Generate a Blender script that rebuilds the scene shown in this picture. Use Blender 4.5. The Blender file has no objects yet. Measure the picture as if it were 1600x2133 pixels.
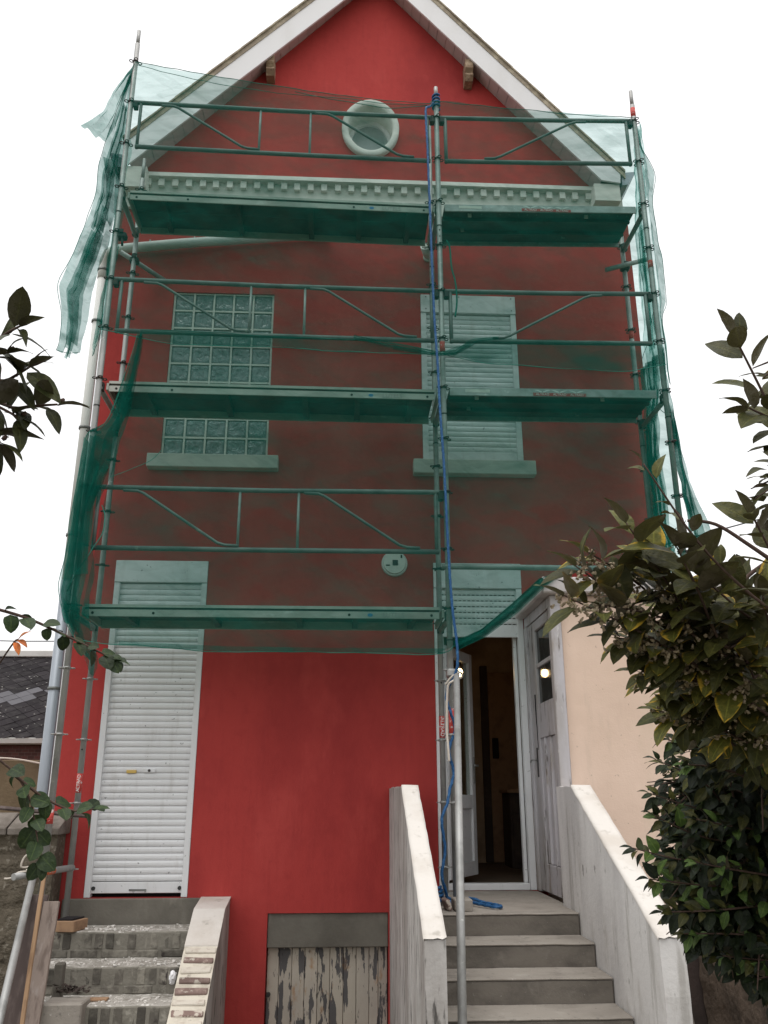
import bpy, bmesh, math, random
from mathutils import Vector, Matrix, noise

SC = bpy.context.scene
COL = SC.collection
RND = random.Random(7)

# ------------------------------------------------------------------ camera
YAW, PITCH, ROLL = -0.0523, 0.3189, 0.0016
RM = Matrix.Rotation(YAW, 3, 'Z') @ Matrix.Rotation(PITCH, 3, 'X') @ Matrix.Rotation(ROLL, 3, 'Y')
cam_d = bpy.data.cameras.new('camera')
cam = bpy.data.objects.new('camera', cam_d)
COL.objects.link(cam)
cx, cy, cz = RM.col[0], RM.col[1], RM.col[2]
m = Matrix.Identity(4)
for i in range(3):
    m[i][0] = cx[i]; m[i][1] = cz[i]; m[i][2] = -cy[i]
m.translation = Vector((2.1134, -6.8469, -1.4470))
cam.matrix_world = m
cam_d.sensor_fit = 'VERTICAL'
cam_d.sensor_height = 36.0
cam_d.lens = 1790.0 / 2133.0 * 36.0
cam_d.clip_start = 0.05
cam_d.clip_end = 2000.0
SC.camera = cam

# ------------------------------------------------------------------ world: overcast sky
SUN_EL, SUN_AZ = math.radians(74), math.radians(205)
w = bpy.data.worlds.new('World'); SC.world = w; w.use_nodes = True
wn = w.node_tree.nodes; wl = w.node_tree.links
wn.clear()
sky = wn.new('ShaderNodeTexSky'); sky.sky_type = 'NISHITA'; sky.sun_disc = False
sky.sun_elevation = SUN_EL; sky.sun_rotation = SUN_AZ
sky.air_density = 1.0; sky.dust_density = 4.0
hs = wn.new('ShaderNodeHueSaturation'); hs.inputs['Saturation'].default_value = 0.10
mx = wn.new('ShaderNodeMix'); mx.data_type = 'RGBA'
mx.inputs[0].default_value = 0.86
mx.inputs[7].default_value = (12.4, 12.4, 12.5, 1)      # even cloud deck
bg = wn.new('ShaderNodeBackground'); bg.inputs['Strength'].default_value = 0.11
out = wn.new('ShaderNodeOutputWorld')
wl.new(sky.outputs[0], hs.inputs['Color']); wl.new(hs.outputs[0], mx.inputs[6])
wl.new(mx.outputs[2], bg.inputs['Color']); wl.new(bg.outputs[0], out.inputs['Surface'])

sd = bpy.data.lights.new('sun', 'SUN'); sd.energy = 1.5; sd.angle = math.radians(45)
sd.color = (1.0, 0.97, 0.93)
sun = bpy.data.objects.new('sun', sd); COL.objects.link(sun)
sv = Vector((math.cos(SUN_EL) * math.sin(SUN_AZ), math.cos(SUN_EL) * math.cos(SUN_AZ), math.sin(SUN_EL)))
sun.rotation_euler = sv.to_track_quat('Z', 'Y').to_euler()
sun.location = (0, -10, 20)

SC.view_settings.view_transform = 'Standard'
SC.view_settings.look = 'None'
SC.view_settings.exposure = 0.0
SC.view_settings.gamma = 1.0
SC.view_settings.use_curve_mapping = False
SC.render.engine = 'CYCLES'
SC.cycles.transparent_max_bounces = 24
SC.cycles.max_bounces = 8

# ------------------------------------------------------------------ materials
def nmat(name):
    mt = bpy.data.materials.new(name); mt.use_nodes = True
    nt = mt.node_tree; nt.nodes.clear()
    o = nt.nodes.new('ShaderNodeOutputMaterial')
    return mt, nt, o

def pos_node(nt, scale=(1, 1, 1), coord='pos'):
    if coord == 'pos':
        g = nt.nodes.new('ShaderNodeNewGeometry'); s = g.outputs['Position']
    elif coord == 'uv':
        g = nt.nodes.new('ShaderNodeTexCoord'); s = g.outputs['UV']
    else:
        g = nt.nodes.new('ShaderNodeTexCoord'); s = g.outputs['Object']
    mp = nt.nodes.new('ShaderNodeMapping'); mp.inputs['Scale'].default_value = scale
    nt.links.new(s, mp.inputs['Vector'])
    return mp.outputs[0]

def noise_mask(nt, scale, lo, hi, detail=6, stretch=(1, 1, 1), rough=0.55, coord='pos', dist=0.0):
    v = pos_node(nt, stretch, coord)
    n = nt.nodes.new('ShaderNodeTexNoise')
    n.inputs['Scale'].default_value = scale; n.inputs['Detail'].default_value = detail
    n.inputs['Roughness'].default_value = rough; n.inputs['Distortion'].default_value = dist
    nt.links.new(v, n.inputs['Vector'])
    mr = nt.nodes.new('ShaderNodeMapRange'); mr.interpolation_type = 'SMOOTHSTEP'
    mr.inputs['From Min'].default_value = lo; mr.inputs['From Max'].default_value = hi
    nt.links.new(n.outputs['Fac'], mr.inputs['Value'])
    return mr.outputs[0]

def mixc(nt, fac, a, b):
    mxn = nt.nodes.new('ShaderNodeMix'); mxn.data_type = 'RGBA'
    for s, v in ((0, fac), (6, a), (7, b)):
        if hasattr(v, 'is_linked'):
            nt.links.new(v, mxn.inputs[s])
        elif s == 0:
            mxn.inputs[0].default_value = v
        else:
            mxn.inputs[s].default_value = (v[0], v[1], v[2], 1)
    return mxn.outputs[2]

def mat(name, base, layers=(), rough=0.75, bump=None, metal=0.0, spec=0.35, rand=0.0, coat=0.0):
    """base colour, layers of (colour, scale, lo, hi, stretch, strength), bump list of (scale, strength, dist)"""
    mt, nt, o = nmat(name)
    b = nt.nodes.new('ShaderNodeBsdfPrincipled')
    b.inputs['Roughness'].default_value = rough; b.inputs['Metallic'].default_value = metal
    b.inputs['Specular IOR Level'].default_value = spec
    if coat: b.inputs['Coat Weight'].default_value = coat
    c = (base[0], base[1], base[2])
    for ly in layers:
        colr, sc, lo, hi = ly[:4]
        st = ly[4] if len(ly) > 4 else (1, 1, 1)
        amt = ly[5] if len(ly) > 5 else 1.0
        f = noise_mask(nt, sc, lo, hi, stretch=st, detail=7, rough=0.6)
        if amt != 1.0:
            mu = nt.nodes.new('ShaderNodeMath'); mu.operation = 'MULTIPLY'; mu.inputs[1].default_value = amt
            nt.links.new(f, mu.inputs[0]); f = mu.outputs[0]
        c = mixc(nt, f, c, colr)
    if rand:
        oi = nt.nodes.new('ShaderNodeObjectInfo')
        mr = nt.nodes.new('ShaderNodeMapRange')
        mr.inputs['To Min'].default_value = 1 - rand; mr.inputs['To Max'].default_value = 1 + rand
        nt.links.new(oi.outputs['Random'], mr.inputs['Value'])
        h = nt.nodes.new('ShaderNodeHueSaturation')
        nt.links.new(mr.outputs[0], h.inputs['Value'])
        if hasattr(c, 'is_linked'): nt.links.new(c, h.inputs['Color'])
        else: h.inputs['Color'].default_value = (*c, 1)
        c = h.outputs[0]
    if hasattr(c, 'is_linked'): nt.links.new(c, b.inputs['Base Color'])
    else: b.inputs['Base Color'].default_value = (*c, 1)
    if bump:
        prev = None
        for sc, stg, dst in bump:
            n = nt.nodes.new('ShaderNodeTexNoise'); n.inputs['Scale'].default_value = sc
            n.inputs['Detail'].default_value = 5
            nt.links.new(pos_node(nt), n.inputs['Vector'])
            bp = nt.nodes.new('ShaderNodeBump'); bp.inputs['Strength'].default_value = stg
            bp.inputs['Distance'].default_value = dst
            nt.links.new(n.outputs['Fac'], bp.inputs['Height'])
            if prev: nt.links.new(prev, bp.inputs['Normal'])
            prev = bp.outputs[0]
        nt.links.new(prev, b.inputs['Normal'])
    nt.links.new(b.outputs[0], o.inputs['Surface'])
    return mt

M = {}
M['red'] = mat('red_render', (0.42, 0.050, 0.045),
               [((0.29, 0.032, 0.032), 1.1, 0.40, 0.68, (1, 1, 0.6), 0.8),
                ((0.48, 0.068, 0.060), 2.6, 0.52, 0.74, (1, 1, 0.5), 0.6),
                ((0.33, 0.038, 0.036), 9, 0.5, 0.75, (1, 1, 1), 0.4),
                ((0.34, 0.040, 0.038), 22, 0.48, 0.72, (1, 1, 0.10), 0.4), ((0.52, 0.085, 0.078), 30, 0.64, 0.76, (1, 1, 0.3), 0.3)],
               rough=0.85, bump=[(140, 0.4, 0.005), (9, 0.25, 0.02)], spec=0.2)
M['white'] = mat('white_paint', (0.76, 0.75, 0.76),
                 [((0.62, 0.60, 0.58), 2.2, 0.5, 0.8, (1, 1, 0.35), 0.6)], rough=0.5, bump=[(60, 0.06, 0.003)])
M['pvc'] = mat('white_plastic', (0.74, 0.74, 0.75),
               [((0.60, 0.59, 0.58), 3.0, 0.5, 0.85, (1, 1, 0.4), 0.6),
                ((0.50, 0.48, 0.46), 12, 0.5, 0.75, (1, 1, 0.2), 0.5), ((0.10, 0.10, 0.10), 30, 0.655, 0.70, (1, 1, 1), 0.75)], rough=0.4, rand=0.03)
M['soffit'] = mat('soffit_wood_paint', (0.50, 0.44, 0.43),
                  [((0.40, 0.35, 0.34), 4, 0.45, 0.75, (1, 1, 1), 0.7)], rough=0.7, rand=0.04)
M['corn'] = mat('cornice_paint', (0.68, 0.67, 0.62),
                [((0.50, 0.48, 0.43), 5, 0.5, 0.8, (1, 1, 0.5), 0.6)], rough=0.8, bump=[(50, 0.3, 0.006)])
M['sill'] = mat('sill_stone', (0.62, 0.61, 0.56),
                [((0.47, 0.45, 0.40), 4, 0.45, 0.8, (1, 1, 0.5), 0.6)], rough=0.85, bump=[(70, 0.2, 0.004)])
M['tile'] = mat('roof_tile', (0.30, 0.25, 0.19), [((0.46, 0.40, 0.30), 8, 0.45, 0.65)], rough=0.9, bump=[(30, 0.4, 0.02)])
M['oldwood'] = mat('bare_wood', (0.26, 0.18, 0.12), [((0.45, 0.34, 0.24), 12, 0.5, 0.65), ((0.12, 0.08, 0.06), 20, 0.55, 0.7)], rough=0.9,
                   bump=[(40, 0.5, 0.01)])
M['zinc'] = mat('zinc_pipe', (0.34, 0.37, 0.41), [((0.24, 0.26, 0.29), 3, 0.4, 0.8, (1, 1, 0.4), 0.6)], rough=0.45, metal=0.3)
M['ppipe'] = mat('pale_pipe', (0.66, 0.66, 0.63), [((0.50, 0.49, 0.46), 2, 0.4, 0.8, (1, 1, 0.3), 0.7)], rough=0.55)
M['galv'] = mat('galvanised_steel', (0.36, 0.36, 0.35),
                [((0.22, 0.22, 0.21), 7, 0.42, 0.7, (1, 1, 0.5), 0.8), ((0.58, 0.57, 0.54), 30, 0.62, 0.72, (1, 1, 1), 0.8),
                 ((0.20, 0.11, 0.07), 14, 0.66, 0.76, (1, 1, 0.6), 0.6)], rough=0.5, metal=0.35, bump=[(120, 0.1, 0.002)])
M['galvd'] = mat('galvanised_rail', (0.20, 0.21, 0.20),
                 [((0.12, 0.12, 0.12), 5, 0.42, 0.7, (1, 1, 1), 0.8), ((0.42, 0.41, 0.36), 6, 0.64, 0.70, (1, 1, 1), 0.8)],
                 rough=0.55, metal=0.3)
M['iron'] = mat('dark_iron', (0.05, 0.05, 0.05), [((0.12, 0.08, 0.06), 20, 0.5, 0.7)], rough=0.6, metal=0.4)
M['deck'] = mat('deck_steel', (0.42, 0.42, 0.38),
                [((0.28, 0.27, 0.24), 4, 0.45, 0.7, (0.5, 1, 1), 0.8), ((0.60, 0.60, 0.56), 12, 0.6, 0.7, (0.4, 1, 1), 0.6)],
                rough=0.6, metal=0.2, bump=[(50, 0.15, 0.003)])
M['deckply'] = mat('deck_panel', (0.055, 0.05, 0.045), [((0.09, 0.08, 0.07), 5, 0.4, 0.7)], rough=0.8, bump=[(30, 0.3, 0.004)])
M['alu'] = mat('deck_aluminium', (0.40, 0.42, 0.41), [((0.30, 0.31, 0.30), 10, 0.4, 0.7), ((0.55, 0.56, 0.55), 25, 0.6, 0.7)], rough=0.5, metal=0.4)
M['redband'] = mat('red_sticker', (0.50, 0.06, 0.05), [((0.62, 0.50, 0.48), 40, 0.56, 0.62)], rough=0.6)
M['labelred'] = mat('label_red', (0.42, 0.05, 0.05), [((0.45, 0.20, 0.18), 30, 0.5, 0.7)], rough=0.6)
M['labelwhite'] = mat('label_white', (0.78, 0.78, 0.76), rough=0.6)
M['labelblue'] = mat('label_blue', (0.05, 0.20, 0.42), rough=0.6)
M['cream'] = mat('cream_render', (0.74, 0.565, 0.455),
                 [((0.68, 0.51, 0.40), 1.3, 0.4, 0.75, (1, 1, 0.5), 0.8), ((0.55, 0.47, 0.34), 2.2, 0.58, 0.8, (1, 1, 0.25), 0.6),
                  ((0.36, 0.27, 0.20), 22, 0.665, 0.72, (1, 1, 1), 0.7), ((0.50, 0.40, 0.31), 7, 0.55, 0.75, (1, 1, 0.15), 0.5)], rough=0.9, bump=[(90, 0.3, 0.004), (6, 0.3, 0.02)])
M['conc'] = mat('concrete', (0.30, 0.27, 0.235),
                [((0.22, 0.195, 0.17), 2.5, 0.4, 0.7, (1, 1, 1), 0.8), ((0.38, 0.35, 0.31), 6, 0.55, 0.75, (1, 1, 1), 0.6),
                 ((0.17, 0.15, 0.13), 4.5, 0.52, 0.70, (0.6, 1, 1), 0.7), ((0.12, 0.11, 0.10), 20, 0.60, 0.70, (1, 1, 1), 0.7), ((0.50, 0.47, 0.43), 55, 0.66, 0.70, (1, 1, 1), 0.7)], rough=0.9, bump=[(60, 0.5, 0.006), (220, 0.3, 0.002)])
M['riser'] = mat('shaded_riser_concrete', (0.175, 0.155, 0.132),  # darker than the treads: shade of the upright faces put in the colour
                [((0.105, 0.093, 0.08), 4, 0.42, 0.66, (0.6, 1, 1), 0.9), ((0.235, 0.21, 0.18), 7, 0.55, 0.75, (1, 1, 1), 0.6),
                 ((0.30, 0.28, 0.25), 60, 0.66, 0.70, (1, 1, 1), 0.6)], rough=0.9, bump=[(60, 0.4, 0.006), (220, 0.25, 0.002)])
M['concd'] = mat('dark_concrete', (0.17, 0.155, 0.13),
                 [((0.10, 0.09, 0.075), 2.0, 0.4, 0.7, (1, 1, 1), 0.8), ((0.26, 0.235, 0.20), 5, 0.55, 0.72, (1, 1, 0.5), 0.7)],
                 rough=0.9, bump=[(40, 0.4, 0.008)])
M['cheek'] = mat('limewash', (0.66, 0.64, 0.62),
                 [((0.46, 0.44, 0.43), 1.8, 0.42, 0.68, (1, 1, 0.3), 0.9), ((0.40, 0.37, 0.33), 6, 0.52, 0.72, (1, 1, 0.3), 0.7),
                  ((0.16, 0.15, 0.13), 20, 0.64, 0.70, (1, 1, 0.30), 0.8), ((0.33, 0.31, 0.28), 9, 0.56, 0.68, (1, 1, 0.12), 0.6)], rough=0.9, bump=[(25, 0.3, 0.01), (110, 0.25, 0.003)])
M['cheekdirty'] = mat('dirty_limewash', (0.50, 0.48, 0.46),
                      [((0.30, 0.27, 0.25), 2.5, 0.38, 0.66, (1, 1, 0.25), 0.9), ((0.07, 0.065, 0.06), 13, 0.545, 0.64, (1.5, 1.5, 0.25), 0.9)],
                      rough=0.9, bump=[(25, 0.4, 0.01)])
M['cap'] = mat('cap_cement', (0.66, 0.62, 0.575),
               [((0.56, 0.51, 0.455), 3, 0.42, 0.7, (1, 1, 1), 0.9), ((0.40, 0.365, 0.32), 9, 0.58, 0.72, (1, 1, 1), 0.8),
                ((0.30, 0.28, 0.25), 30, 0.68, 0.74, (1, 1, 1), 0.6)], rough=0.9, bump=[(30, 0.4, 0.01)])
M['slab'] = mat('coping_slab', (0.50, 0.47, 0.46), [((0.36, 0.33, 0.32), 5, 0.45, 0.7), ((0.62, 0.60, 0.58), 9, 0.6, 0.75)], rough=0.9,
                bump=[(40, 0.4, 0.008)])
M['oldpaint'] = mat('weathered_door_paint', (0.50, 0.48, 0.50),
                    [((0.36, 0.33, 0.31), 3, 0.4, 0.66, (1, 1, 0.25), 0.9), ((0.10, 0.085, 0.07), 15, 0.57, 0.65, (1, 1, 0.16), 0.9),
                     ((0.25, 0.20, 0.14), 4, 0.54, 0.68, (1, 1, 0.3), 0.8), ((0.62, 0.60, 0.58), 30, 0.62, 0.68, (1, 1, 0.3), 0.7)], rough=0.65, bump=[(30, 0.4, 0.006)])
M['peel'] = mat('peeling_paint', (0.47, 0.42, 0.35),
                [((0.36, 0.32, 0.28), 3, 0.4, 0.7, (1, 1, 0.3), 0.8),
                 ((0.10, 0.095, 0.095), 8, 0.545, 0.56, (1.9, 1, 0.34), 1.0),
                 ((0.33, 0.16, 0.05), 5.5, 0.60, 0.72, (1.4, 1, 0.6), 0.8),
                 ((0.06, 0.055, 0.05), 22, 0.64, 0.67, (1.6, 1, 0.35), 0.9)], rough=0.85, bump=[(22, 0.8, 0.006)], rand=0.10)
M['brick'] = mat('worn_brick', (0.19, 0.13, 0.112),
                 [((0.30, 0.22, 0.19), 14, 0.45, 0.7), ((0.52, 0.47, 0.40), 11, 0.545, 0.60, (1, 1, 1), 0.85)], rough=0.9, bump=[(60, 0.5, 0.006)], rand=0.25)
M['brickwash'] = mat('washed_brick', (0.60, 0.55, 0.47), [((0.45, 0.38, 0.32), 12, 0.45, 0.7), ((0.22, 0.13, 0.11), 10, 0.60, 0.66, (1, 1, 1), 0.8)],
                     rough=0.9, bump=[(60, 0.5, 0.006)], rand=0.1)
M['mortar'] = mat('lime_mortar', (0.62, 0.57, 0.48), [((0.45, 0.40, 0.33), 8, 0.45, 0.7), ((0.30, 0.26, 0.22), 18, 0.6, 0.72)], rough=0.95,
                  bump=[(40, 0.5, 0.01)])
M['sbrick'] = mat('sooty_brick', (0.105, 0.095, 0.08), [((0.20, 0.185, 0.155), 10, 0.42, 0.62), ((0.05, 0.042, 0.038), 14, 0.6, 0.7)], rough=0.95,
                  bump=[(50, 0.6, 0.008)], rand=0.35)
M['smortar'] = mat('sooty_mortar', (0.20, 0.185, 0.155), [((0.13, 0.12, 0.10), 6, 0.45, 0.7), ((0.30, 0.28, 0.24), 14, 0.58, 0.7)], rough=0.95,
                   bump=[(40, 0.6, 0.01)])
M['dust'] = mat('plaster_dust', (0.38, 0.355, 0.32), [((0.26, 0.24, 0.21), 7, 0.42, 0.6), ((0.66, 0.63, 0.59), 25, 0.55, 0.65)], rough=0.95,
                bump=[(80, 0.7, 0.01)])
M['chip'] = mat('plaster_chip', (0.68, 0.65, 0.61), [((0.40, 0.37, 0.33), 20, 0.5, 0.65)], rough=0.95)
M['oldwall'] = mat('rough_old_wall', (0.13, 0.108, 0.080),
                   [((0.09, 0.075, 0.055), 3, 0.42, 0.65), ((0.26, 0.23, 0.185), 18, 0.55, 0.68), ((0.07, 0.085, 0.04), 2.0, 0.56, 0.75, (1, 1, 1), 0.6)],
                   rough=0.95, bump=[(24, 1.0, 0.03), (80, 0.7, 0.01)])
M['coping'] = mat('stone_coping', (0.23, 0.20, 0.175), [((0.14, 0.12, 0.10), 5, 0.42, 0.65), ((0.10, 0.10, 0.06), 12, 0.62, 0.7)], rough=0.95,
                  bump=[(40, 0.6, 0.01)])
M['plank'] = mat('plank_pale', (0.27, 0.215, 0.185), [((0.17, 0.13, 0.11), 6, 0.45, 0.65, (4, 4, 0.3)), ((0.36, 0.31, 0.28), 9, 0.55, 0.7, (3, 3, 0.4), 0.7)],
                 rough=0.85, bump=[(30, 0.4, 0.004)])
M['plankd'] = mat('plank_dark', (0.075, 0.055, 0.05), [((0.13, 0.10, 0.09), 8, 0.45, 0.7, (3, 3, 0.3))], rough=0.85)
M['stake'] = mat('stake_wood', (0.36, 0.225, 0.13), [((0.24, 0.145, 0.085), 10, 0.45, 0.7, (3, 3, 0.3))], rough=0.8)
M['slate'] = mat('slate', (0.028, 0.025, 0.027), [((0.045, 0.042, 0.042), 6, 0.45, 0.7), ((0.50, 0.49, 0.45), 11, 0.655, 0.685), ((0.30, 0.25, 0.12), 9, 0.71, 0.74)],
                 rough=0.95, rand=0.25, spec=0.08)
M['slatenew'] = mat('new_slate', (0.085, 0.082, 0.092), [((0.07, 0.067, 0.074), 4, 0.4, 0.7)], rough=0.6, rand=0.06)
M['nbrick'] = mat('dark_brick', (0.13, 0.055, 0.045), [((0.08, 0.04, 0.035), 7, 0.45, 0.65)], rough=0.9, rand=0.25)
M['nmort'] = mat('dark_mortar', (0.16, 0.12, 0.10), rough=0.95)
M['brown'] = mat('brown_render', (0.20, 0.155, 0.095), [((0.13, 0.10, 0.06), 1.5, 0.4, 0.7, (1, 1, 0.5))], rough=0.95, bump=[(20, 0.4, 0.02)])
M['darkbase'] = mat('shaded_plinth', (0.085, 0.062, 0.055), [((0.05, 0.04, 0.036), 2, 0.4, 0.7), ((0.12, 0.09, 0.08), 6, 0.6, 0.75)], rough=0.95, bump=[(30, 0.4, 0.01)])  # dark brown includes the shade below the cream wall
M['gwall'] = mat('garden_wall', (0.17, 0.13, 0.10), [((0.09, 0.07, 0.055), 2.4, 0.42, 0.62), ((0.34, 0.28, 0.21), 3.0, 0.60, 0.70, (1, 1, 0.5)), ((0.05, 0.06, 0.03), 3, 0.6, 0.75)],
                 rough=0.95, bump=[(24, 0.8, 0.02)])
M['soil'] = mat('soil', (0.14, 0.12, 0.09), [((0.06, 0.075, 0.03), 1.2, 0.42, 0.6), ((0.20, 0.17, 0.13), 5, 0.5, 0.7)], rough=1.0, bump=[(20, 0.8, 0.03)])
M['inner'] = mat('interior_plaster', (0.46, 0.34, 0.23), [((0.24, 0.165, 0.11), 1.6, 0.42, 0.7), ((0.42, 0.31, 0.21), 5, 0.6, 0.75)], rough=0.95)
M['innerfloor'] = mat('interior_floor', (0.14, 0.105, 0.08), [((0.09, 0.07, 0.055), 3, 0.4, 0.7)], rough=0.7)
M['innerdark'] = mat('interior_dark', (0.055, 0.04, 0.033), [((0.09, 0.065, 0.05), 4, 0.5, 0.7)], rough=0.7)
M['tan'] = mat('tan_wood', (0.34, 0.21, 0.125), [((0.24, 0.145, 0.09), 9, 0.45, 0.7)], rough=0.85)
M['cord'] = mat('pale_cord', (0.60, 0.54, 0.47), rough=0.9)
M['orange'] = mat('orange_tape', (0.62, 0.13, 0.05), [((0.40, 0.30, 0.26), 40, 0.55, 0.62)], rough=0.6)
M['brass'] = mat('brass', (0.55, 0.38, 0.12), rough=0.35, metal=0.7)
M['nearblack'] = mat('near_black_fill', (0.012, 0.012, 0.012), rough=0.9)  # near black: dark of holes and gaps put into colour; lock case too
M['bark'] = mat('bark', (0.075, 0.045, 0.035), [((0.12, 0.08, 0.06), 40, 0.5, 0.7)], rough=0.85)
M['bloom'] = mat('dry_blossom', (0.40, 0.33, 0.23), [((0.22, 0.16, 0.11), 60, 0.45, 0.65)], rough=0.9)
M['wire'] = mat('cable_black', (0.03, 0.03, 0.03), rough=0.7)

def rope_mat():
    mt = mat('blue_rope', (0.012, 0.075, 0.20), [((0.05, 0.17, 0.34), 60, 0.5, 0.65)], rough=0.6)
    return mt
M['rope'] = rope_mat()

def glass_mat(name, tint, rough, dark):
    mt, nt, o = nmat(name)
    b = nt.nodes.new('ShaderNodeBsdfPrincipled')
    b.inputs['Base Color'].default_value = (*dark, 1); b.inputs['Roughness'].default_value = rough
    b.inputs['Specular IOR Level'].default_value = 0.7
    n = nt.nodes.new('ShaderNodeTexNoise'); n.inputs['Scale'].default_value = tint
    n.inputs['Detail'].default_value = 3; n.inputs['Distortion'].default_value = 1.2
    nt.links.new(pos_node(nt), n.inputs['Vector'])
    bp = nt.nodes.new('ShaderNodeBump'); bp.inputs['Strength'].default_value = 0.8; bp.inputs['Distance'].default_value = 0.03
    nt.links.new(n.outputs['Fac'], bp.inputs['Height']); nt.links.new(bp.outputs[0], b.inputs['Normal'])
    c = mixc(nt, n.outputs['Fac'], (dark[0] * 0.5, dark[1] * 0.5, dark[2] * 0.5), (dark[0] * 1.7, dark[1] * 1.7, dark[2] * 1.7))
    nt.links.new(c, b.inputs['Base Color'])
    nt.links.new(b.outputs[0], o.inputs['Surface'])
    return mt
M['gblock'] = glass_mat('glass_block', 14.0, 0.12, (0.20, 0.24, 0.24))
M['pane'] = mat('dusty_pane', (0.035, 0.04, 0.04), [((0.09, 0.095, 0.09), 6, 0.45, 0.7)], rough=0.05, spec=0.15)
def clear_pane():
    mt, nt, o = nmat('clear_pane')
    a = nt.nodes.new('ShaderNodeBsdfTransparent'); a.inputs[0].default_value = (0.85, 0.88, 0.86, 1)
    g = nt.nodes.new('ShaderNodeBsdfGlossy'); g.inputs['Roughness'].default_value = 0.03
    ms = nt.nodes.new('ShaderNodeMixShader'); ms.inputs[0].default_value = 0.08
    nt.links.new(a.outputs[0], ms.inputs[1]); nt.links.new(g.outputs[0], ms.inputs[2]); nt.links.new(ms.outputs[0], o.inputs['Surface'])
    return mt
M['clear'] = clear_pane()
M['roundpane'] = mat('pale_pane', (0.30, 0.33, 0.33), [((0.50, 0.52, 0.50), 3, 0.45, 0.65, (2, 1, 0.6))], rough=0.2, spec=0.6)

def net_mat(name, base, k=1.0):
    mt, nt, o = nmat(name)
    tr = nt.nodes.new('ShaderNodeBsdfTransparent'); tr.inputs[0].default_value = (0.84, 0.97, 0.95, 1)
    df = nt.nodes.new('ShaderNodeBsdfDiffuse'); df.inputs[0].default_value = (0.010, 0.120, 0.092, 1)
    tl = nt.nodes.new('ShaderNodeBsdfTranslucent'); tl.inputs[0].default_value = (0.006, 0.22, 0.165, 1)
    fb = nt.nodes.new('ShaderNodeMixShader'); fb.inputs[0].default_value = 0.45
    nt.links.new(df.outputs[0], fb.inputs[1]); nt.links.new(tl.outputs[0], fb.inputs[2])
    # weave density: slow crumple, long creases, and the fine cross weave
    a = noise_mask(nt, 1.6, 0.30, 0.72, detail=5, stretch=(0.8, 1, 1.5), dist=0.8)
    b2 = noise_mask(nt, 5.0, 0.46, 0.66, detail=6, stretch=(0.55, 1, 1.6), dist=1.6)
    cr = noise_mask(nt, 2.4, 0.50, 0.53, detail=3, stretch=(0.6, 1, 1.5), dist=2.2)
    def streak(rot, sc, lo, hi, dist):
        g2 = nt.nodes.new('ShaderNodeNewGeometry'); mp2 = nt.nodes.new('ShaderNodeMapping')
        mp2.inputs['Rotation'].default_value = (0, rot, 0); mp2.inputs['Scale'].default_value = (0.35, 1, 2.0)
        mp0 = nt.nodes.new('ShaderNodeMapping'); mp0.inputs['Rotation'].default_value = (0, rot, 0)
        nt.links.new(g2.outputs['Position'], mp0.inputs['Vector'])
        mp2.inputs['Rotation'].default_value = (0, 0, 0); nt.links.new(mp0.outputs[0], mp2.inputs['Vector'])
        nn = nt.nodes.new('ShaderNodeTexNoise'); nn.inputs['Scale'].default_value = sc; nn.inputs['Detail'].default_value = 4
        nn.inputs['Distortion'].default_value = dist; nt.links.new(mp2.outputs[0], nn.inputs['Vector'])
        r2 = nt.nodes.new('ShaderNodeMapRange'); r2.interpolation_type = 'SMOOTHSTEP'
        r2.inputs['From Min'].default_value = lo; r2.inputs['From Max'].default_value = hi
        nt.links.new(nn.outputs['Fac'], r2.inputs['Value']); return r2.outputs[0]
    s1 = streak(math.radians(-32), 2.2, 0.47, 0.66, 0.6)
    s2_ = streak(math.radians(14), 2.6, 0.49, 0.66, 0.5)
    s3 = streak(math.radians(-36), 5.0, 0.54, 0.60, 0.4); s4 = streak(math.radians(8), 5.5, 0.55, 0.60, 0.4)
    wv = nt.nodes.new('ShaderNodeTexWave'); wv.wave_type = 'BANDS'; wv.bands_direction = 'Z'
    wv.inputs['Scale'].default_value = 55; wv.inputs['Distortion'].default_value = 2.0; wv.inputs['Detail'].default_value = 2
    nt.links.new(pos_node(nt), wv.inputs['Vector'])
    def mul(x, k, add=0.0):
        q = nt.nodes.new('ShaderNodeMath'); q.operation = 'MULTIPLY_ADD'
        nt.links.new(x, q.inputs[0]); q.inputs[1].default_value = k
        if hasattr(add, 'is_linked'): nt.links.new(add, q.inputs[2])
        else: q.inputs[2].default_value = add
        return q.outputs[0]
    f = mul(a, 0.07 * k, base); f = mul(b2, 0.03 * k, f); f = mul(wv.outputs['Fac'], 0.03, f); f = mul(cr, 0.03 * k, f); f = mul(s1, 0.11 * k, f); f = mul(s2_, 0.10 * k, f); f = mul(s3, 0.06 * k, f); f = mul(s4, 0.045 * k, f)
    ms = nt.nodes.new('ShaderNodeMixShader')
    nt.links.new(f, ms.inputs[0]); nt.links.new(tr.outputs[0], ms.inputs[1]); nt.links.new(fb.outputs[0], ms.inputs[2])
    nt.links.new(ms.outputs[0], o.inputs['Surface'])
    return mt
M['net'] = net_mat('debris_net', 0.20)
M['netlow'] = net_mat('debris_net_lower', 0.26)  # denser than the upper net; shade under the decks worked into it
M['netfold'] = net_mat('debris_net_folded', 0.44, 1.2)
M['hem'] = mat('net_hem', (0.015, 0.17, 0.13), rough=0.8)

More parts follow.
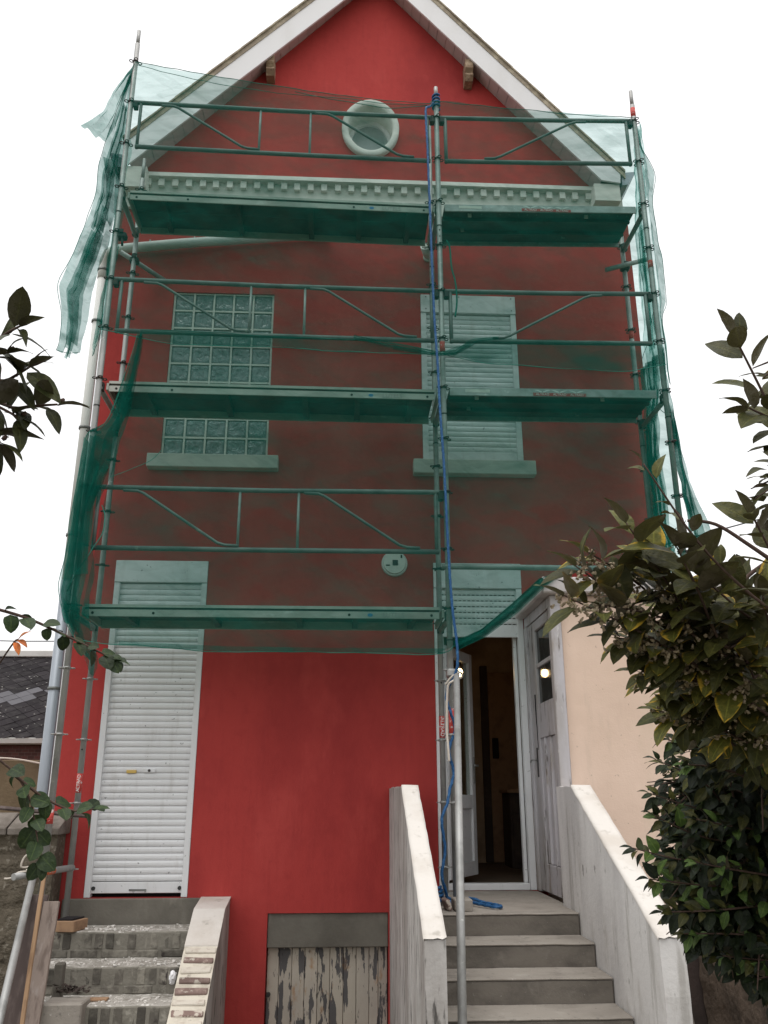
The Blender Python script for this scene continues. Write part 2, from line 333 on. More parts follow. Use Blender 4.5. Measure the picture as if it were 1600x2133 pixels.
def leaf_mat(name, top, edge, edge_w, under):
    mt, nt, o = nmat(name)
    uv = nt.nodes.new('ShaderNodeTexCoord')
    sep = nt.nodes.new('ShaderNodeSeparateXYZ'); nt.links.new(uv.outputs['UV'], sep.inputs[0])
    # uv.x = 0 at midrib .. 1 at margin, uv.y along leaf
    oi = nt.nodes.new('ShaderNodeObjectInfo'); geo = nt.nodes.new('ShaderNodeNewGeometry')
    n = nt.nodes.new('ShaderNodeTexNoise'); n.inputs['Scale'].default_value = 34; n.inputs['Detail'].default_value = 3
    nt.links.new(geo.outputs['Position'], n.inputs['Vector'])
    s = nt.nodes.new('ShaderNodeMath'); s.operation = 'MULTIPLY_ADD'
    nt.links.new(n.outputs['Fac'], s.inputs[0]); s.inputs[1].default_value = 2.2; nt.links.new(sep.outputs['X'], s.inputs[2])
    mr = nt.nodes.new('ShaderNodeMapRange'); mr.interpolation_type = 'SMOOTHSTEP'
    mr.inputs['From Min'].default_value = edge_w; mr.inputs['From Max'].default_value = edge_w + 0.28
    nt.links.new(s.outputs[0], mr.inputs['Value'])
    vein = noise_mask(nt, 70, 0.40, 0.70)
    g = mixc(nt, vein, top, (top[0] * 1.7, top[1] * 1.5, top[2] * 1.4))
    c = mixc(nt, mr.outputs[0], g, edge)
    rib = nt.nodes.new('ShaderNodeMapRange'); rib.inputs['From Min'].default_value = 0.10; rib.inputs['From Max'].default_value = 0.02
    nt.links.new(sep.outputs['X'], rib.inputs['Value'])
    c = mixc(nt, rib.outputs[0], c, (top[0] * 1.9 + 0.01, top[1] * 1.8 + 0.01, top[2] * 1.8))
    h = nt.nodes.new('ShaderNodeHueSaturation')
    vr = nt.nodes.new('ShaderNodeMapRange'); vr.inputs['To Min'].default_value = 0.6; vr.inputs['To Max'].default_value = 1.5
    nt.links.new(oi.outputs['Random'], vr.inputs['Value']); nt.links.new(vr.outputs[0], h.inputs['Value']); nt.links.new(c, h.inputs['Color'])
    ub = mixc(nt, vein, under, (under[0] * 0.65, under[1] * 0.65, under[2] * 0.6))
    c2 = mixc(nt, geo.outputs['Backfacing'], h.outputs[0], ub)
    p = nt.nodes.new('ShaderNodeBsdfPrincipled'); p.inputs['Roughness'].default_value = 0.5
    p.inputs['Specular IOR Level'].default_value = 0.28
    nt.links.new(c2, p.inputs['Base Color'])
    bp = nt.nodes.new('ShaderNodeBump'); bp.inputs['Strength'].default_value = 0.35; bp.inputs['Distance'].default_value = 0.004
    nt.links.new(vein, bp.inputs['Height']); nt.links.new(bp.outputs[0], p.inputs['Normal'])
    t = nt.nodes.new('ShaderNodeBsdfTranslucent'); nt.links.new(h.outputs[0], t.inputs[0])
    ms = nt.nodes.new('ShaderNodeMixShader'); ms.inputs[0].default_value = 0.16
    nt.links.new(p.outputs[0], ms.inputs[1]); nt.links.new(t.outputs[0], ms.inputs[2])
    nt.links.new(ms.outputs[0], o.inputs['Surface'])
    return mt
M['leaf'] = leaf_mat('leaf_green', (0.060, 0.064, 0.018), (0.046, 0.052, 0.016), 9.0, (0.125, 0.105, 0.075))
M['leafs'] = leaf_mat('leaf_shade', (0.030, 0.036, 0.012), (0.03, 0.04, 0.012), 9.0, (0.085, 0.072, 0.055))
M['leafy'] = leaf_mat('leaf_yellow_edged', (0.075, 0.078, 0.016), (0.40, 0.26, 0.03), 1.84, (0.14, 0.12, 0.08))
M['leafb'] = leaf_mat('leaf_fresh', (0.060, 0.105, 0.026), (0.075, 0.12, 0.03), 9.0, (0.14, 0.16, 0.10))
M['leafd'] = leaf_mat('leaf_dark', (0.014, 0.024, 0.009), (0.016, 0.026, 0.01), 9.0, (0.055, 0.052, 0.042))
M['leafr'] = leaf_mat('leaf_round', (0.022, 0.040, 0.014), (0.036, 0.065, 0.022), 9.0, (0.040, 0.056, 0.030))
M['leaforange'] = leaf_mat('leaf_autumn', (0.42, 0.13, 0.04), (0.45, 0.20, 0.05), 1.8, (0.35, 0.14, 0.08))

def emis(name, col, s):
    mt, nt, o = nmat(name)
    e = nt.nodes.new('ShaderNodeEmission'); e.inputs[0].default_value = (*col, 1); e.inputs[1].default_value = s
    nt.links.new(e.outputs[0], o.inputs['Surface']); return mt
M['bulb'] = emis('lit_bulb', (1.0, 0.66, 0.32), 38.0)

# ------------------------------------------------------------------ object helpers
def wm(o):
    l = o.matrix_basis.copy()
    if o.parent: l = wm(o.parent) @ o.matrix_parent_inverse @ l
    return l

def setpar(o, p):
    o.parent = p
    o.matrix_parent_inverse = wm(p).inverted()

def link(name, me, mt=None, parent=None, loc=None, kind=None):
    o = bpy.data.objects.new(name, me); COL.objects.link(o)
    if mt is not None and not me.materials: me.materials.append(mt)
    if loc is not None: o.location = loc
    if parent: setpar(o, parent)
    if kind: o['kind'] = kind
    return o

def thing(name, label, cat, loc=(0, 0, 0), group=None):
    o = bpy.data.objects.new(name, None); COL.objects.link(o)
    o.location = loc; o.empty_display_size = 0.1
    tag(o, label, cat, group); return o

def tag(o, label, cat, group=None):
    o['label'] = label; o['category'] = cat
    if group: o['group'] = group
    return o

def me_from(bm, name, smooth=False):
    bmesh.ops.recalc_face_normals(bm, faces=bm.faces)
    me = bpy.data.meshes.new(name); bm.to_mesh(me); bm.free()
    if smooth:
        for p in me.polygons: p.use_smooth = True
    return me

def b_box(bm, x0, x1, y0, y1, z0, z1, bev=0.0):
    r = bmesh.ops.create_cube(bm, size=1.0)
    vs = r['verts']
    for v in vs:
        v.co = Vector(((x0 + x1) / 2 + v.co.x * (x1 - x0), (y0 + y1) / 2 + v.co.y * (y1 - y0), (z0 + z1) / 2 + v.co.z * (z1 - z0)))
    if bev:
        es = list({e for v in vs for e in v.link_edges})
        bmesh.ops.bevel(bm, geom=es, offset=bev, segments=1, affect='EDGES')

def box(name, x0, x1, y0, y1, z0, z1, mt, parent=None, bev=0.0, kind=None):
    bm = bmesh.new(); b_box(bm, x0, x1, y0, y1, z0, z1, bev)
    return link(name, me_from(bm, name), mt, parent, kind=kind)

def prism(name, pts, axis, a, b, mt, parent=None, bev=0.0):
    """polygon pts extruded from a to b along axis. axis 'y': pts=(x,z); axis 'x': pts=(y,z); axis 'z': pts=(x,y)"""
    bm = bmesh.new()
    def mkp(p, t):
        if axis == 'y': return (p[0], t, p[1])
        if axis == 'x': return (t, p[0], p[1])
        return (p[0], p[1], t)
    va = [bm.verts.new(mkp(p, a)) for p in pts]; vb = [bm.verts.new(mkp(p, b)) for p in pts]
    bm.faces.new(va); bm.faces.new(vb[::-1])
    n = len(pts)
    for i in range(n): bm.faces.new((va[i], vb[i], vb[(i + 1) % n], va[(i + 1) % n]))
    if bev: bmesh.ops.bevel(bm, geom=list(bm.edges), offset=bev, segments=1, affect='EDGES')
    return link(name, me_from(bm, name), mt, parent)

def sweep(bm, pts, rad, n=8, lobes=0, twist=0.0, cap=True):
    pts = [Vector(p) for p in pts]
    k = len(pts)
    tan = []
    for i in range(k):
        d = pts[min(i + 1, k - 1)] - pts[max(i - 1, 0)]
        tan.append(d.normalized())
    up = Vector((0, 0, 1)) if abs(tan[0].z) < 0.9 else Vector((1, 0, 0))
    u = (up - tan[0] * up.dot(tan[0])).normalized()
    rings = []; ln = 0.0
    for i in range(k):
        if i: ln += (pts[i] - pts[i - 1]).length
        u = (u - tan[i] * u.dot(tan[i])).normalized(); v = tan[i].cross(u)
        r = rad[i] if isinstance(rad, (list, tuple)) else rad
        ring = []
        for j in range(n):
            a = 2 * math.pi * j / n
            rr = r * (1 + 0.22 * math.cos(lobes * (a + twist * ln))) if lobes else r
            ring.append(bm.verts.new(pts[i] + (u * math.cos(a) + v * math.sin(a)) * rr))
        rings.append(ring)
    for i in range(k - 1):
        for j in range(n):
            bm.faces.new((rings[i][j], rings[i][(j + 1) % n], rings[i + 1][(j + 1) % n], rings[i + 1][j]))
    if cap:
        bm.faces.new(rings[0][::-1]); bm.faces.new(rings[-1])

def tube(name, pts, rad, mt, parent=None, n=10, smooth=True, **kw):
    bm = bmesh.new(); sweep(bm, pts, rad, n, **kw)
    me = me_from(bm, name)
    if smooth:
        for p in me.polygons: p.use_smooth = len(p.vertices) == 4
    return link(name, me, mt, parent)

def smooth_path(pts, sub=6):
    pts = [Vector(p) for p in pts]; out = []
    for i in range(len(pts) - 1):
        p0 = pts[max(i - 1, 0)]; p1 = pts[i]; p2 = pts[i + 1]; p3 = pts[min(i + 2, len(pts) - 1)]
        for s in range(sub):
            t = s / sub
            out.append(0.5 * ((2 * p1) + (p2 - p0) * t + (2 * p0 - 5 * p1 + 4 * p2 - p3) * t * t + (3 * p1 - p0 - 3 * p2 + p3) * t ** 3))
    out.append(pts[-1]); return out

def plate(name, outer, holes, y, mt, parent=None, depth=0.0):
    """vertical sheet in xz at y with holes; reveals go back by depth"""
    bm = bmesh.new(); es = []; loops = []
    for lp in [outer] + list(holes):
        vs = [bm.verts.new((p[0], y, p[1])) for p in lp]
        for i in range(len(vs)): es.append(bm.edges.new((vs[i], vs[(i + 1) % len(vs)])))
        loops.append(vs)
    bmesh.ops.triangle_fill(bm, use_beauty=True, use_dissolve=False, edges=es, normal=(0, -1, 0))
    for f in bm.faces:
        if f.normal.y > 0: f.normal_flip()
    if depth:
        for vs in loops[1:]:
            nv = [bm.verts.new((v.co.x, y + depth, v.co.z)) for v in vs]
            for i in range(len(vs)):
                bm.faces.new((vs[i], nv[i], nv[(i + 1) % len(vs)], vs[(i + 1) % len(vs)]))
    me = bpy.data.meshes.new(name); bm.to_mesh(me); bm.free()
    return link(name, me, mt, parent)

def rect(x0, x1, z0, z1): return [(x0, z0), (x1, z0), (x1, z1), (x0, z1)]

def text(name, body, loc, size, mt, parent=None, rot=(math.pi / 2, 0, 0), ext=0.001):
    cu = bpy.data.curves.new(name, 'FONT'); cu.body = body; cu.size = size; cu.extrude = ext
    cu.align_x = 'CENTER'; cu.align_y = 'CENTER'
    t = bpy.data.objects.new(name, cu); COL.objects.link(t)
    dg = bpy.context.evaluated_depsgraph_get()
    me = bpy.data.meshes.new_from_object(t.evaluated_get(dg))
    bpy.data.objects.remove(t)
    o = bpy.data.objects.new(name, me); COL.objects.link(o)
    me.materials.clear(); me.materials.append(mt)
    o.location = loc; o.rotation_euler = rot
    if parent: setpar(o, parent)
    return o

GZ = -3.35
FY = 0.9
# ================================================================== SETTING
bm = bmesh.new()
bmesh.ops.create_grid(bm, x_segments=40, y_segments=40, size=400)
for v in bm.verts: v.co.z = GZ
link('ground', me_from(bm, 'ground'), M['soil'], kind='structure')

# ================================================================== HOUSE
house = thing('house', 'tall red rendered gabled house behind the scaffold', 'house', (2.44, 0.9, GZ))
WL = lambda x: 7.47 + 1.14 * (x - 2.16)      # wall / soffit line, left and right slope
WR = lambda x: 7.43 - 1.195 * (x - 2.70)
FL = lambda x: 7.24 + 1.07 * (x - 2.08)      # lower edge of the bargeboard
FR = lambda x: 7.28 - 1.168 * (x - 2.77)
oval = [(2.375 + 0.25 * math.cos(a), 5.585 + 0.305 * math.sin(a)) for a in [2 * math.pi * i / 32 for i in range(32)]]
op_left = rect(0.06, 0.90, -2.235, 0.61)
op_glass = rect(0.372, 1.394, 1.64, 3.455)
op_win = rect(2.90, 3.89, 1.63, 3.50)
op_door = rect(2.975, 3.80, -2.20, 0.62)
op_cell = rect(1.56, 2.55, GZ + 0.02, -2.36)
plate('wall', [(-0.30, GZ), (5.18, GZ), (5.18, WR(5.18) + 0.02), (2.419, 7.78), (-0.30, WL(-0.30) + 0.02)],
      [op_left, op_glass, op_win, op_door, op_cell, oval], FY, M['red'], house, depth=0.25)
box('side_wall', -0.297, -0.05, FY + 0.005, 9.0, GZ, 4.62, M['red'], house)
box('side_wall', 4.95, 5.177, FY + 0.005, 9.0, GZ, 4.42, M['red'], house)
box('rear_wall', -0.29, 5.17, 9.01, 9.2, GZ, 4.6, M['red'], house)
box('corner_bead', -0.312, -0.296, FY - 0.006, FY + 0.02, GZ + 0.6, 4.6, M['white'], house)

# roof: slabs, bargeboards, soffit boards, tile edge, gutters
YF = 0.70
APX = (2.47, FL(2.47))
prism('roof', [(-0.24, FL(-0.24) + 0.395), (-0.24, FL(-0.24) + 0.33), (2.46, FL(2.46) + 0.33), (5.12, FR(5.12) + 0.33), (5.12, FR(5.12) + 0.40),
               (2.46, FL(2.46) + 0.41)], 'y', YF - 0.03, 9.4, M['tile'], house)
roof = [o for o in COL.objects if o.name == 'roof'][0]
def edge_tiles(f, x0, x1, n):
    for i in range(n):
        a = x0 + (x1 - x0) * i / n; b = x0 + (x1 - x0) * (i + 1.03) / n
        j = RND.uniform(-0.006, 0.006)
        prism('edge_tile', [(a, f(a) + 0.402 + j), (b, f(b) + 0.402 + j), (b, f(b) + 0.424 + j), (a, f(a) + 0.430 + j)], 'y', YF - 0.045 + j, YF + 0.22, M['tile'], roof)
edge_tiles(FL, -0.25, 2.44, 16); edge_tiles(FR, 5.12, 2.47, 16)
G = 0.392
prism('bargeboard', [(-0.17, FL(-0.17)), (2.46, FL(2.46)), (2.46, FL(2.46) + G), (-0.20, FL(-0.20) + G), (-0.21, FL(-0.2) + 0.10)], 'y', YF - 0.022, YF, M['white'], house)
prism('bargeboard', [(2.463, FR(2.463)), (4.86, FR(4.86)), (5.06, FR(4.86) - 0.03), (5.075, FR(5.075) + G), (2.463, FR(2.463) + G)], 'y', YF - 0.022, YF, M['white'], house)
def soffit(f, g, x0, x1, n):
    for i in range(n):
        a = x0 + (x1 - x0) * i / n; b = x0 + (x1 - x0) * (i + 1) / n - (x1 - x0) / abs(x1 - x0) * 0.004
        bm = bmesh.new(); j = RND.uniform(0, 0.004)
        vs = [bm.verts.new(p) for p in ((a, YF + 0.001, f(a) + j), (b, YF + 0.001, f(b) + j), (b, FY - 0.002, g(b) + j), (a, FY - 0.002, g(a) + j))]
        vt = [bm.verts.new(v.co + Vector((0, 0, 0.02))) for v in vs]
        bm.faces.new(vs); bm.faces.new(vt[::-1])
        for q in range(4): bm.faces.new((vs[q], vt[q], vt[(q + 1) % 4], vs[(q + 1) % 4]))
        link('soffit_board', me_from(bm, 'soffit_board'), M['soffit'], house)
soffit(FL, WL, -0.15, 2.45, 26); soffit(FR, WR, 4.86, 2.46, 25)
# purlin ends carved under the soffit
def purlin(x, z, s):
    p = [(FY + 0.05, z + 0.10), (FY - 0.19, z + 0.10), (FY - 0.19, z - 0.02), (FY - 0.15, z - 0.06), (FY - 0.17, z - 0.10), (FY - 0.12, z - 0.15), (FY + 0.05, z - 0.15)]
    prism('purlin_end', p, 'x', x - 0.045, x + 0.045, M['oldwood'], house)
purlin(1.25, 6.33, -1); purlin(3.48, 6.36, 1)
# eaves boxes and gutters
box('eaves_box', 4.78, 5.06, YF + 0.01, 8.9, 4.60, 4.82, M['corn'], house, 0.004)
box('eaves_box', -0.22, 0.02, YF + 0.01, 8.9, 4.58, 4.84, M['corn'], house, 0.004)
def gutter(x, z, sx):
    pr = [(x, z + 0.10), (x + 0.15 * sx, z + 0.12), (x + 0.145 * sx, z + 0.085), (x + 0.10 * sx, z + 0.02), (x + 0.06 * sx, z - 0.05), (x, z - 0.06)]
    prism('gutter', pr, 'y', YF - 0.01, 9.3, M['zinc'], house)
gutter(5.085, 4.85, 1); gutter(-0.225, 4.86, -1)
# cornice with dentils
cor = prism('cornice', [(FY, 4.88), (FY - 0.08, 4.865), (FY - 0.09, 4.81), (FY - 0.05, 4.802), (FY - 0.015, 4.80), (FY - 0.012, 4.62), (FY, 4.62)], 'x', -0.15, 5.14, M['corn'], house)
for i in range(36):
    x = -0.02 + i * 0.1437
    j = RND.uniform(-0.004, 0.004)
    box('dentil', x + j, x + 0.062 + j, FY - 0.06, FY - 0.014, 4.715 + j, 4.7995, M['corn'], cor)
box('cornice_band', -0.25, 5.12, FY - 0.045, FY - 0.001, 4.44, 4.615, M['corn'], house, 0.004)

# round window
rw = thing('round_window', 'x', 'x'); 
for k in ('label', 'category'): del rw[k]
rw.location = (2.375, FY, 5.585); setpar(rw, house)
bm = bmesh.new()
prof = [(0.318, 0.385, FY), (0.318, 0.385, FY - 0.045), (0.30, 0.367, FY - 0.055), (0.262, 0.317, FY - 0.055), (0.248, 0.303, FY - 0.04), (0.245, 0.300, FY + 0.235)]
rings = []
N = 40
for (rx, rz, y) in prof:
    rings.append([bm.verts.new((2.375 + rx * math.cos(2 * math.pi * i / N), y, 5.585 + rz * math.sin(2 * math.pi * i / N))) for i in range(N)])
for a, b in zip(rings, rings[1:]):
    for i in range(N): bm.faces.new((a[i], a[(i + 1) % N], b[(i + 1) % N], b[i]))
me = me_from(bm, 'surround', True); link('surround', me, M['corn'], rw)
def disc(name, rx, rz, y, mt, parent, rx2=None, rz2=None):
    bm = bmesh.new()
    o = [bm.verts.new((2.375 + rx * math.cos(2 * math.pi * i / N), y, 5.585 + rz * math.sin(2 * math.pi * i / N))) for i in range(N)]
    if rx2:
        q = [bm.verts.new((2.375 + rx2 * math.cos(2 * math.pi * i / N), y, 5.585 + rz2 * math.sin(2 * math.pi * i / N))) for i in range(N)]
        q2 = [bm.verts.new((v.co.x, y + 0.04, v.co.z)) for v in q]
        for i in range(N):
            bm.faces.new((o[i], o[(i + 1) % N], q[(i + 1) % N], q[i])); bm.faces.new((q[i], q[(i + 1) % N], q2[(i + 1) % N], q2[i]))
    else: bm.faces.new(o)
    return link(name, me_from(bm, name), mt, parent)
disc('frame', 0.245, 0.30, FY + 0.19, M['white'], rw, 0.205, 0.255)
disc('pane', 0.21, 0.26, FY + 0.225, M['roundpane'], rw)

def part(name, parent, loc):
    o = bpy.data.objects.new(name, None); COL.objects.link(o); o.location = loc; o.empty_display_size = 0.05
    setpar(o, parent); return o

# ---- roller shutters
def slat_mesh(wd, h, name):
    pr = [(0.004, 0.0), (-0.003, 0.004), (-0.008, 0.35 * h), (-0.008, 0.65 * h), (-0.002, 0.93 * h), (0.006, h), (0.010, h), (0.010, 0.0)]
    bm = bmesh.new()
    a = [bm.verts.new((0, p[0], p[1])) for p in pr]; b = [bm.verts.new((wd, p[0], p[1])) for p in pr]
    n = len(pr)
    for i in range(n): bm.faces.new((a[i], b[i], b[(i + 1) % n], a[(i + 1) % n]))
    bm.faces.new(a); bm.faces.new(b[::-1])
    return me_from(bm, name)

def shutter(name, x0, x1, zt, zb, box_h, guide, curtain_bot, slat_h, loc_y=FY, guide_bot=None):
    p = part(name, house, ((x0 + x1) / 2, FY, zb))
    box('shutter_box', x0 + 0.002, x1 - 0.002, loc_y - 0.012, loc_y + 0.2, zt - box_h, zt - 0.002, M['pvc'], p, 0.004)
    gb = zb if guide_bot is None else guide_bot
    box('guide_rail', x0 + 0.002, x0 + guide, loc_y - 0.004, loc_y + 0.07, gb + 0.002, zt - box_h - 0.003, M['pvc'], p, 0.003)
    box('guide_rail', x1 - guide, x1 - 0.002, loc_y - 0.004, loc_y + 0.07, gb + 0.002, zt - box_h - 0.003, M['pvc'], p, 0.003)
    me = slat_mesh(x1 - x0 - 2 * guide + 0.02, slat_h * 0.985, 'slat')
    z = zt - box_h - slat_h - 0.004
    while z > curtain_bot + 0.07:
        link('slat', me, M['pvc'], p, (x0 + guide - 0.01, loc_y + 0.03 + RND.uniform(-0.0015, 0.0015), z)).rotation_euler = (RND.uniform(-0.012, 0.012), RND.uniform(-0.001, 0.001), 0); z -= slat_h
    bb = box('bottom_bar', x0 + guide - 0.008, x1 - guide + 0.008, loc_y + 0.02, loc_y + 0.045, curtain_bot, z + slat_h - 0.004, M['pvc'], p, 0.003)
    return p, bb
sh1, bb1 = shutter('roller_shutter', 0.06, 0.90, 0.61, -2.235, 0.205, 0.053, -2.203, 0.0535)
for x in (0.13, 0.83):
    bm = bmesh.new(); sweep(bm, [(x, FY + 0.01, -2.165), (x, FY + 0.022, -2.165)], 0.016, 10)
    link('stop_knob', me_from(bm, 'stop_knob'), M['iron'], bb1)
box('latch', 0.42, 0.56, FY + 0.012, FY + 0.022, -2.185, -2.172, M['galvd'], bb1)
box('letter_plate', 0.315, 0.40, FY + 0.010, FY + 0.024, -1.262, -1.235, M['brass'], sh1, 0.003)
box('lock_plate', 0.455, 0.56, FY + 0.010, FY + 0.024, -1.258, -1.222, M['pvc'], sh1, 0.006)
bm = bmesh.new(); sweep(bm, [(0.508, FY + 0.004, -1.24), (0.508, FY + 0.012, -1.24)], 0.012, 10); link('lock', me_from(bm, 'lock'), M['iron'], sh1)
box('dark_gap', 0.07, 0.89, FY + 0.10, FY + 0.12, -2.234, -2.1, M['nearblack'], sh1)
sh2, bb2 = shutter('roller_shutter', 2.90, 3.89, 3.50, 1.635, 0.21, 0.058, 1.65, 0.0545)
sh3, bb3 = shutter('roller_shutter', 2.975, 3.80, 0.62, -2.2, 0.24, 0.055, -0.07, 0.0545)
for x in (3.05, 3.35, 3.65, 2.99, 3.79): pass
for (x, z) in ((2.955, 3.33), (3.845, 3.33), (2.955, 3.47), (3.845, 3.47), (3.3, 3.475)):
    box('screw', x - 0.006, x + 0.006, FY - 0.016, FY - 0.010, z - 0.006, z + 0.006, M['galvd'], sh2)
# perforated joints of the half lowered shutter: rows of small slots
bm = bmesh.new()
for r_ in range(6):
    z = 0.376 - 0.0545 * (r_ + 1)
    for i in range(17):
        x = 3.045 + i * 0.0415
        b_box(bm, x, x + 0.024, FY + 0.0205, FY + 0.0225, z - 0.003, z + 0.003)
link('slot_rows', me_from(bm, 'slot_rows'), M['nearblack'], sh3, kind='stuff')
# sills
box('sill', 2.80, 3.985, FY - 0.10, FY + 0.05, 1.485, 1.629, M['sill'], sh2, 0.006)

# ---- glass block window
gb = part('glass_block_window', house, (0.88, FY, 1.64))
bm = bmesh.new()
P = 0.2005
bx0, bz0 = 0.383, 1.652
for i in range(6):
    x = bx0 + i * (1.0 / 5) - (0.0)
    b_box(bm, x - 0.009, x + 0.009, FY + 0.02, FY + 0.09, 1.642, 3.454)
for j in range(10):
    z = bz0 + j * (1.80 / 9)
    b_box(bm, 0.373, 1.393, FY + 0.022, FY + 0.088, z - 0.009, z + 0.009)
link('joint_grid', me_from(bm, 'joint_grid'), M['corn'], gb)
bm = bmesh.new()
n = 8; h = 0.182; vs = {}
for i in range(n + 1):
    for j in range(n + 1):
        u = i / n - 0.5; v = j / n - 0.5
        e = max(abs(u), abs(v))
        y = 0.0 if e < 0.36 else (-0.012 if e < 0.49 else 0.004)
        if e < 0.36: y += 0.007 * math.sin(14 * u + 9 * v * v * 4) + 0.004 * math.sin(20 * v - 8 * u)
        vs[i, j] = bm.verts.new((u * h, y, v * h))
for i in range(n):
    for j in range(n): bm.faces.new((vs[i, j], vs[i + 1, j], vs[i + 1, j + 1], vs[i, j + 1]))
gme = bpy.data.meshes.new('glass_block'); bm.to_mesh(gme); bm.free()
for p_ in gme.polygons: p_.use_smooth = True
for i in range(5):
    for j in range(9):
        o = link('glass_block', gme, M['gblock'], gb, (bx0 + (i + 0.5) * 0.2, FY + 0.036, bz0 + (j + 0.5) * 0.2))
        o.rotation_euler = (0, RND.choice((0, math.pi / 2, math.pi, -math.pi / 2)), 0)
box('backing', 0.38, 1.39, FY + 0.10, FY + 0.12, 1.65, 3.45, M['nearblack'], gb)
box('sill', 0.27, 1.505, FY - 0.10, FY + 0.03, 1.505, 1.638, M['sill'], gb, 0.006)

# ---- open doorway: threshold, white door leaf, dim room
dw = part('doorway', house, (3.38, FY, -2.2))
box('threshold', 3.032, 3.742, FY - 0.004, FY + 0.10, -2.199, -2.148, M['pvc'], dw, 0.004)
box('door_frame', 3.032, 3.07, FY + 0.075, FY + 0.135, -2.147, -0.02, M['pvc'], dw, 0.003)
box('door_frame', 3.712, 3.742, FY + 0.075, FY + 0.135, -2.147, -0.02, M['pvc'], dw, 0.003)
leaf = part('door', house, (3.06, FY + 0.12, -2.14))
def leafbox(name, u0, u1, z0, z1, t, mt, par, off=0.0, bev=0.003):
    a = math.radians(61); d = Vector((math.cos(a), math.sin(a), 0)); q = Vector((d.y, -d.x, 0))
    bm = bmesh.new(); b_box(bm, u0, u1, -t / 2 + off, t / 2 + off, z0, z1, bev)
    for v in bm.verts:
        c = v.co.copy(); v.co = Vector((3.06, FY + 0.12, 0)) + d * c.x - q * c.y + Vector((0, 0, c.z))
    return link(name, me_from(bm, name), mt, par)
leafbox('stile', 0.0, 0.085, -2.13, -0.13, 0.06, M['pvc'], leaf); leafbox('stile', 0.595, 0.68, -2.13, -0.13, 0.06, M['pvc'], leaf)
leafbox('rail', 0.086, 0.594, -2.13, -2.01, 0.058, M['pvc'], leaf); leafbox('rail', 0.086, 0.594, -1.56, -1.44, 0.058, M['pvc'], leaf)
leafbox('rail', 0.086, 0.594, -0.22, -0.13, 0.058, M['pvc'], leaf)
leafbox('panel', 0.09, 0.59, -2.008, -1.562, 0.022, M['pvc'], leaf); leafbox('pane', 0.09, 0.59, -1.438, -0.222, 0.012, M['clear'], leaf, bev=0)
leafbox('handle_plate', 0.625, 0.655, -1.34, -1.10, 0.012, M['galv'], leaf, off=-0.037); leafbox('handle', 0.56, 0.65, -1.19, -1.17, 0.02, M['galv'], leaf, off=-0.07)

room = part('room', house, (3.5, 2.5, -2.2))
box('inner_wall', 2.2, 5.0, 4.0, 4.1, -2.2, 0.5, M['inner'], room)
box('inner_wall', 2.1, 2.2, 1.16, 4.1, -2.2, 0.5, M['inner'], room)
box('inner_wall', 4.75, 4.85, 1.16, 4.0, -2.2, 0.5, M['inner'], room)
box('inner_floor', 2.1, 5.0, 1.10, 4.1, -2.36, -2.2, M['innerfloor'], room)
box('inner_ceiling', 2.1, 5.0, 1.16, 4.1, 0.5, 0.6, M['inner'], room)
plate('inner_lining', rect(2.2, 4.75, -2.2, 0.5), [rect(2.98, 3.795, -2.19, 0.49)], 1.155, M['inner'], room)
box('inner_threshold', 2.98, 3.795, FY + 0.101, 1.16, -2.23, -2.201, M['innerfloor'], room)
idr = box('inner_door', 3.97, 4.5, 3.95, 3.998, -2.19, 0.02, M['tan'], room, 0.004)
box('door_case', 3.88, 3.965, 3.93, 3.998, -2.19, 0.10, M['innerdark'], room, 0.004)
box('lock_case', 4.0, 4.07, 3.90, 3.949, -1.02, -0.78, M['nearblack'], idr, 0.004)
bulb = thing('light_bulb', 'lit warm bulb hanging in the dim room behind the open door', 'bulb', (3.38, 2.2, -0.22))
bm = bmesh.new(); bmesh.ops.create_uvsphere(bm, u_segments=16, v_segments=10, radius=0.032)
for v in bm.verts: v.co = v.co * (1.0 if v.co.z < 0 else 1.0); v.co.z *= 1.35; v.co += Vector((3.38, 2.2, -0.22))
link('glass_bulb', me_from(bm, 'glass_bulb', True), M['bulb'], bulb)
tube('socket', [(3.38, 2.2, -0.185), (3.38, 2.2, -0.11)], 0.018, M['iron'], bulb, 10)
tube('flex', [(3.38, 2.2, -0.11), (3.38, 2.2, 0.498)], 0.004, M['wire'], bulb, 6)
cup = thing('cupboard', 'dark old cupboard inside the room beyond the open door', 'cupboard', (4.25, 3.3, -2.2))
box('carcass', 4.03, 4.60, 3.15, 3.60, -2.20, -1.42, M['innerdark'], cup, 0.005)
box('top', 4.00, 4.62, 3.12, 3.62, -1.418, -1.38, M['tan'], cup, 0.005)
for i in range(2): box('cupboard_door', 4.05 + i * 0.28, 4.31 + i * 0.28, 3.128, 3.149, -2.15, -1.66, M['innerdark'], cup, 0.004)
for i in range(2): box('drawer', 4.05 + i * 0.28, 4.31 + i * 0.28, 3.128, 3.149, -1.63, -1.46, M['innerdark'], cup, 0.004)

# ---- cellar door
lin = box('lintel', 1.562, 2.548, FY + 0.02, FY + 0.24, -2.62, -2.362, M['concd'], house, 0.006)
cd = part('cellar_door', house, (2.05, FY + 0.1, GZ))
xs = [1.565, 1.66, 1.765, 1.87, 1.975, 2.075, 2.185, 2.29, 2.395, 2.47, 2.545]
for a, b in zip(xs, xs[1:]):
    box('plank', a + 0.0015, b - 0.0015, FY + 0.085 + RND.uniform(0, 0.006), FY + 0.12, GZ + 0.02, -2.625 - RND.uniform(0, 0.004), M['peel'], cd, 0.004)
bm = bmesh.new(); sweep(bm, [(1.583, FY + 0.085, -2.965), (1.583, FY + 0.06, -2.965)], 0.018, 12); link('lock', me_from(bm, 'lock'), M['iron'], cd)

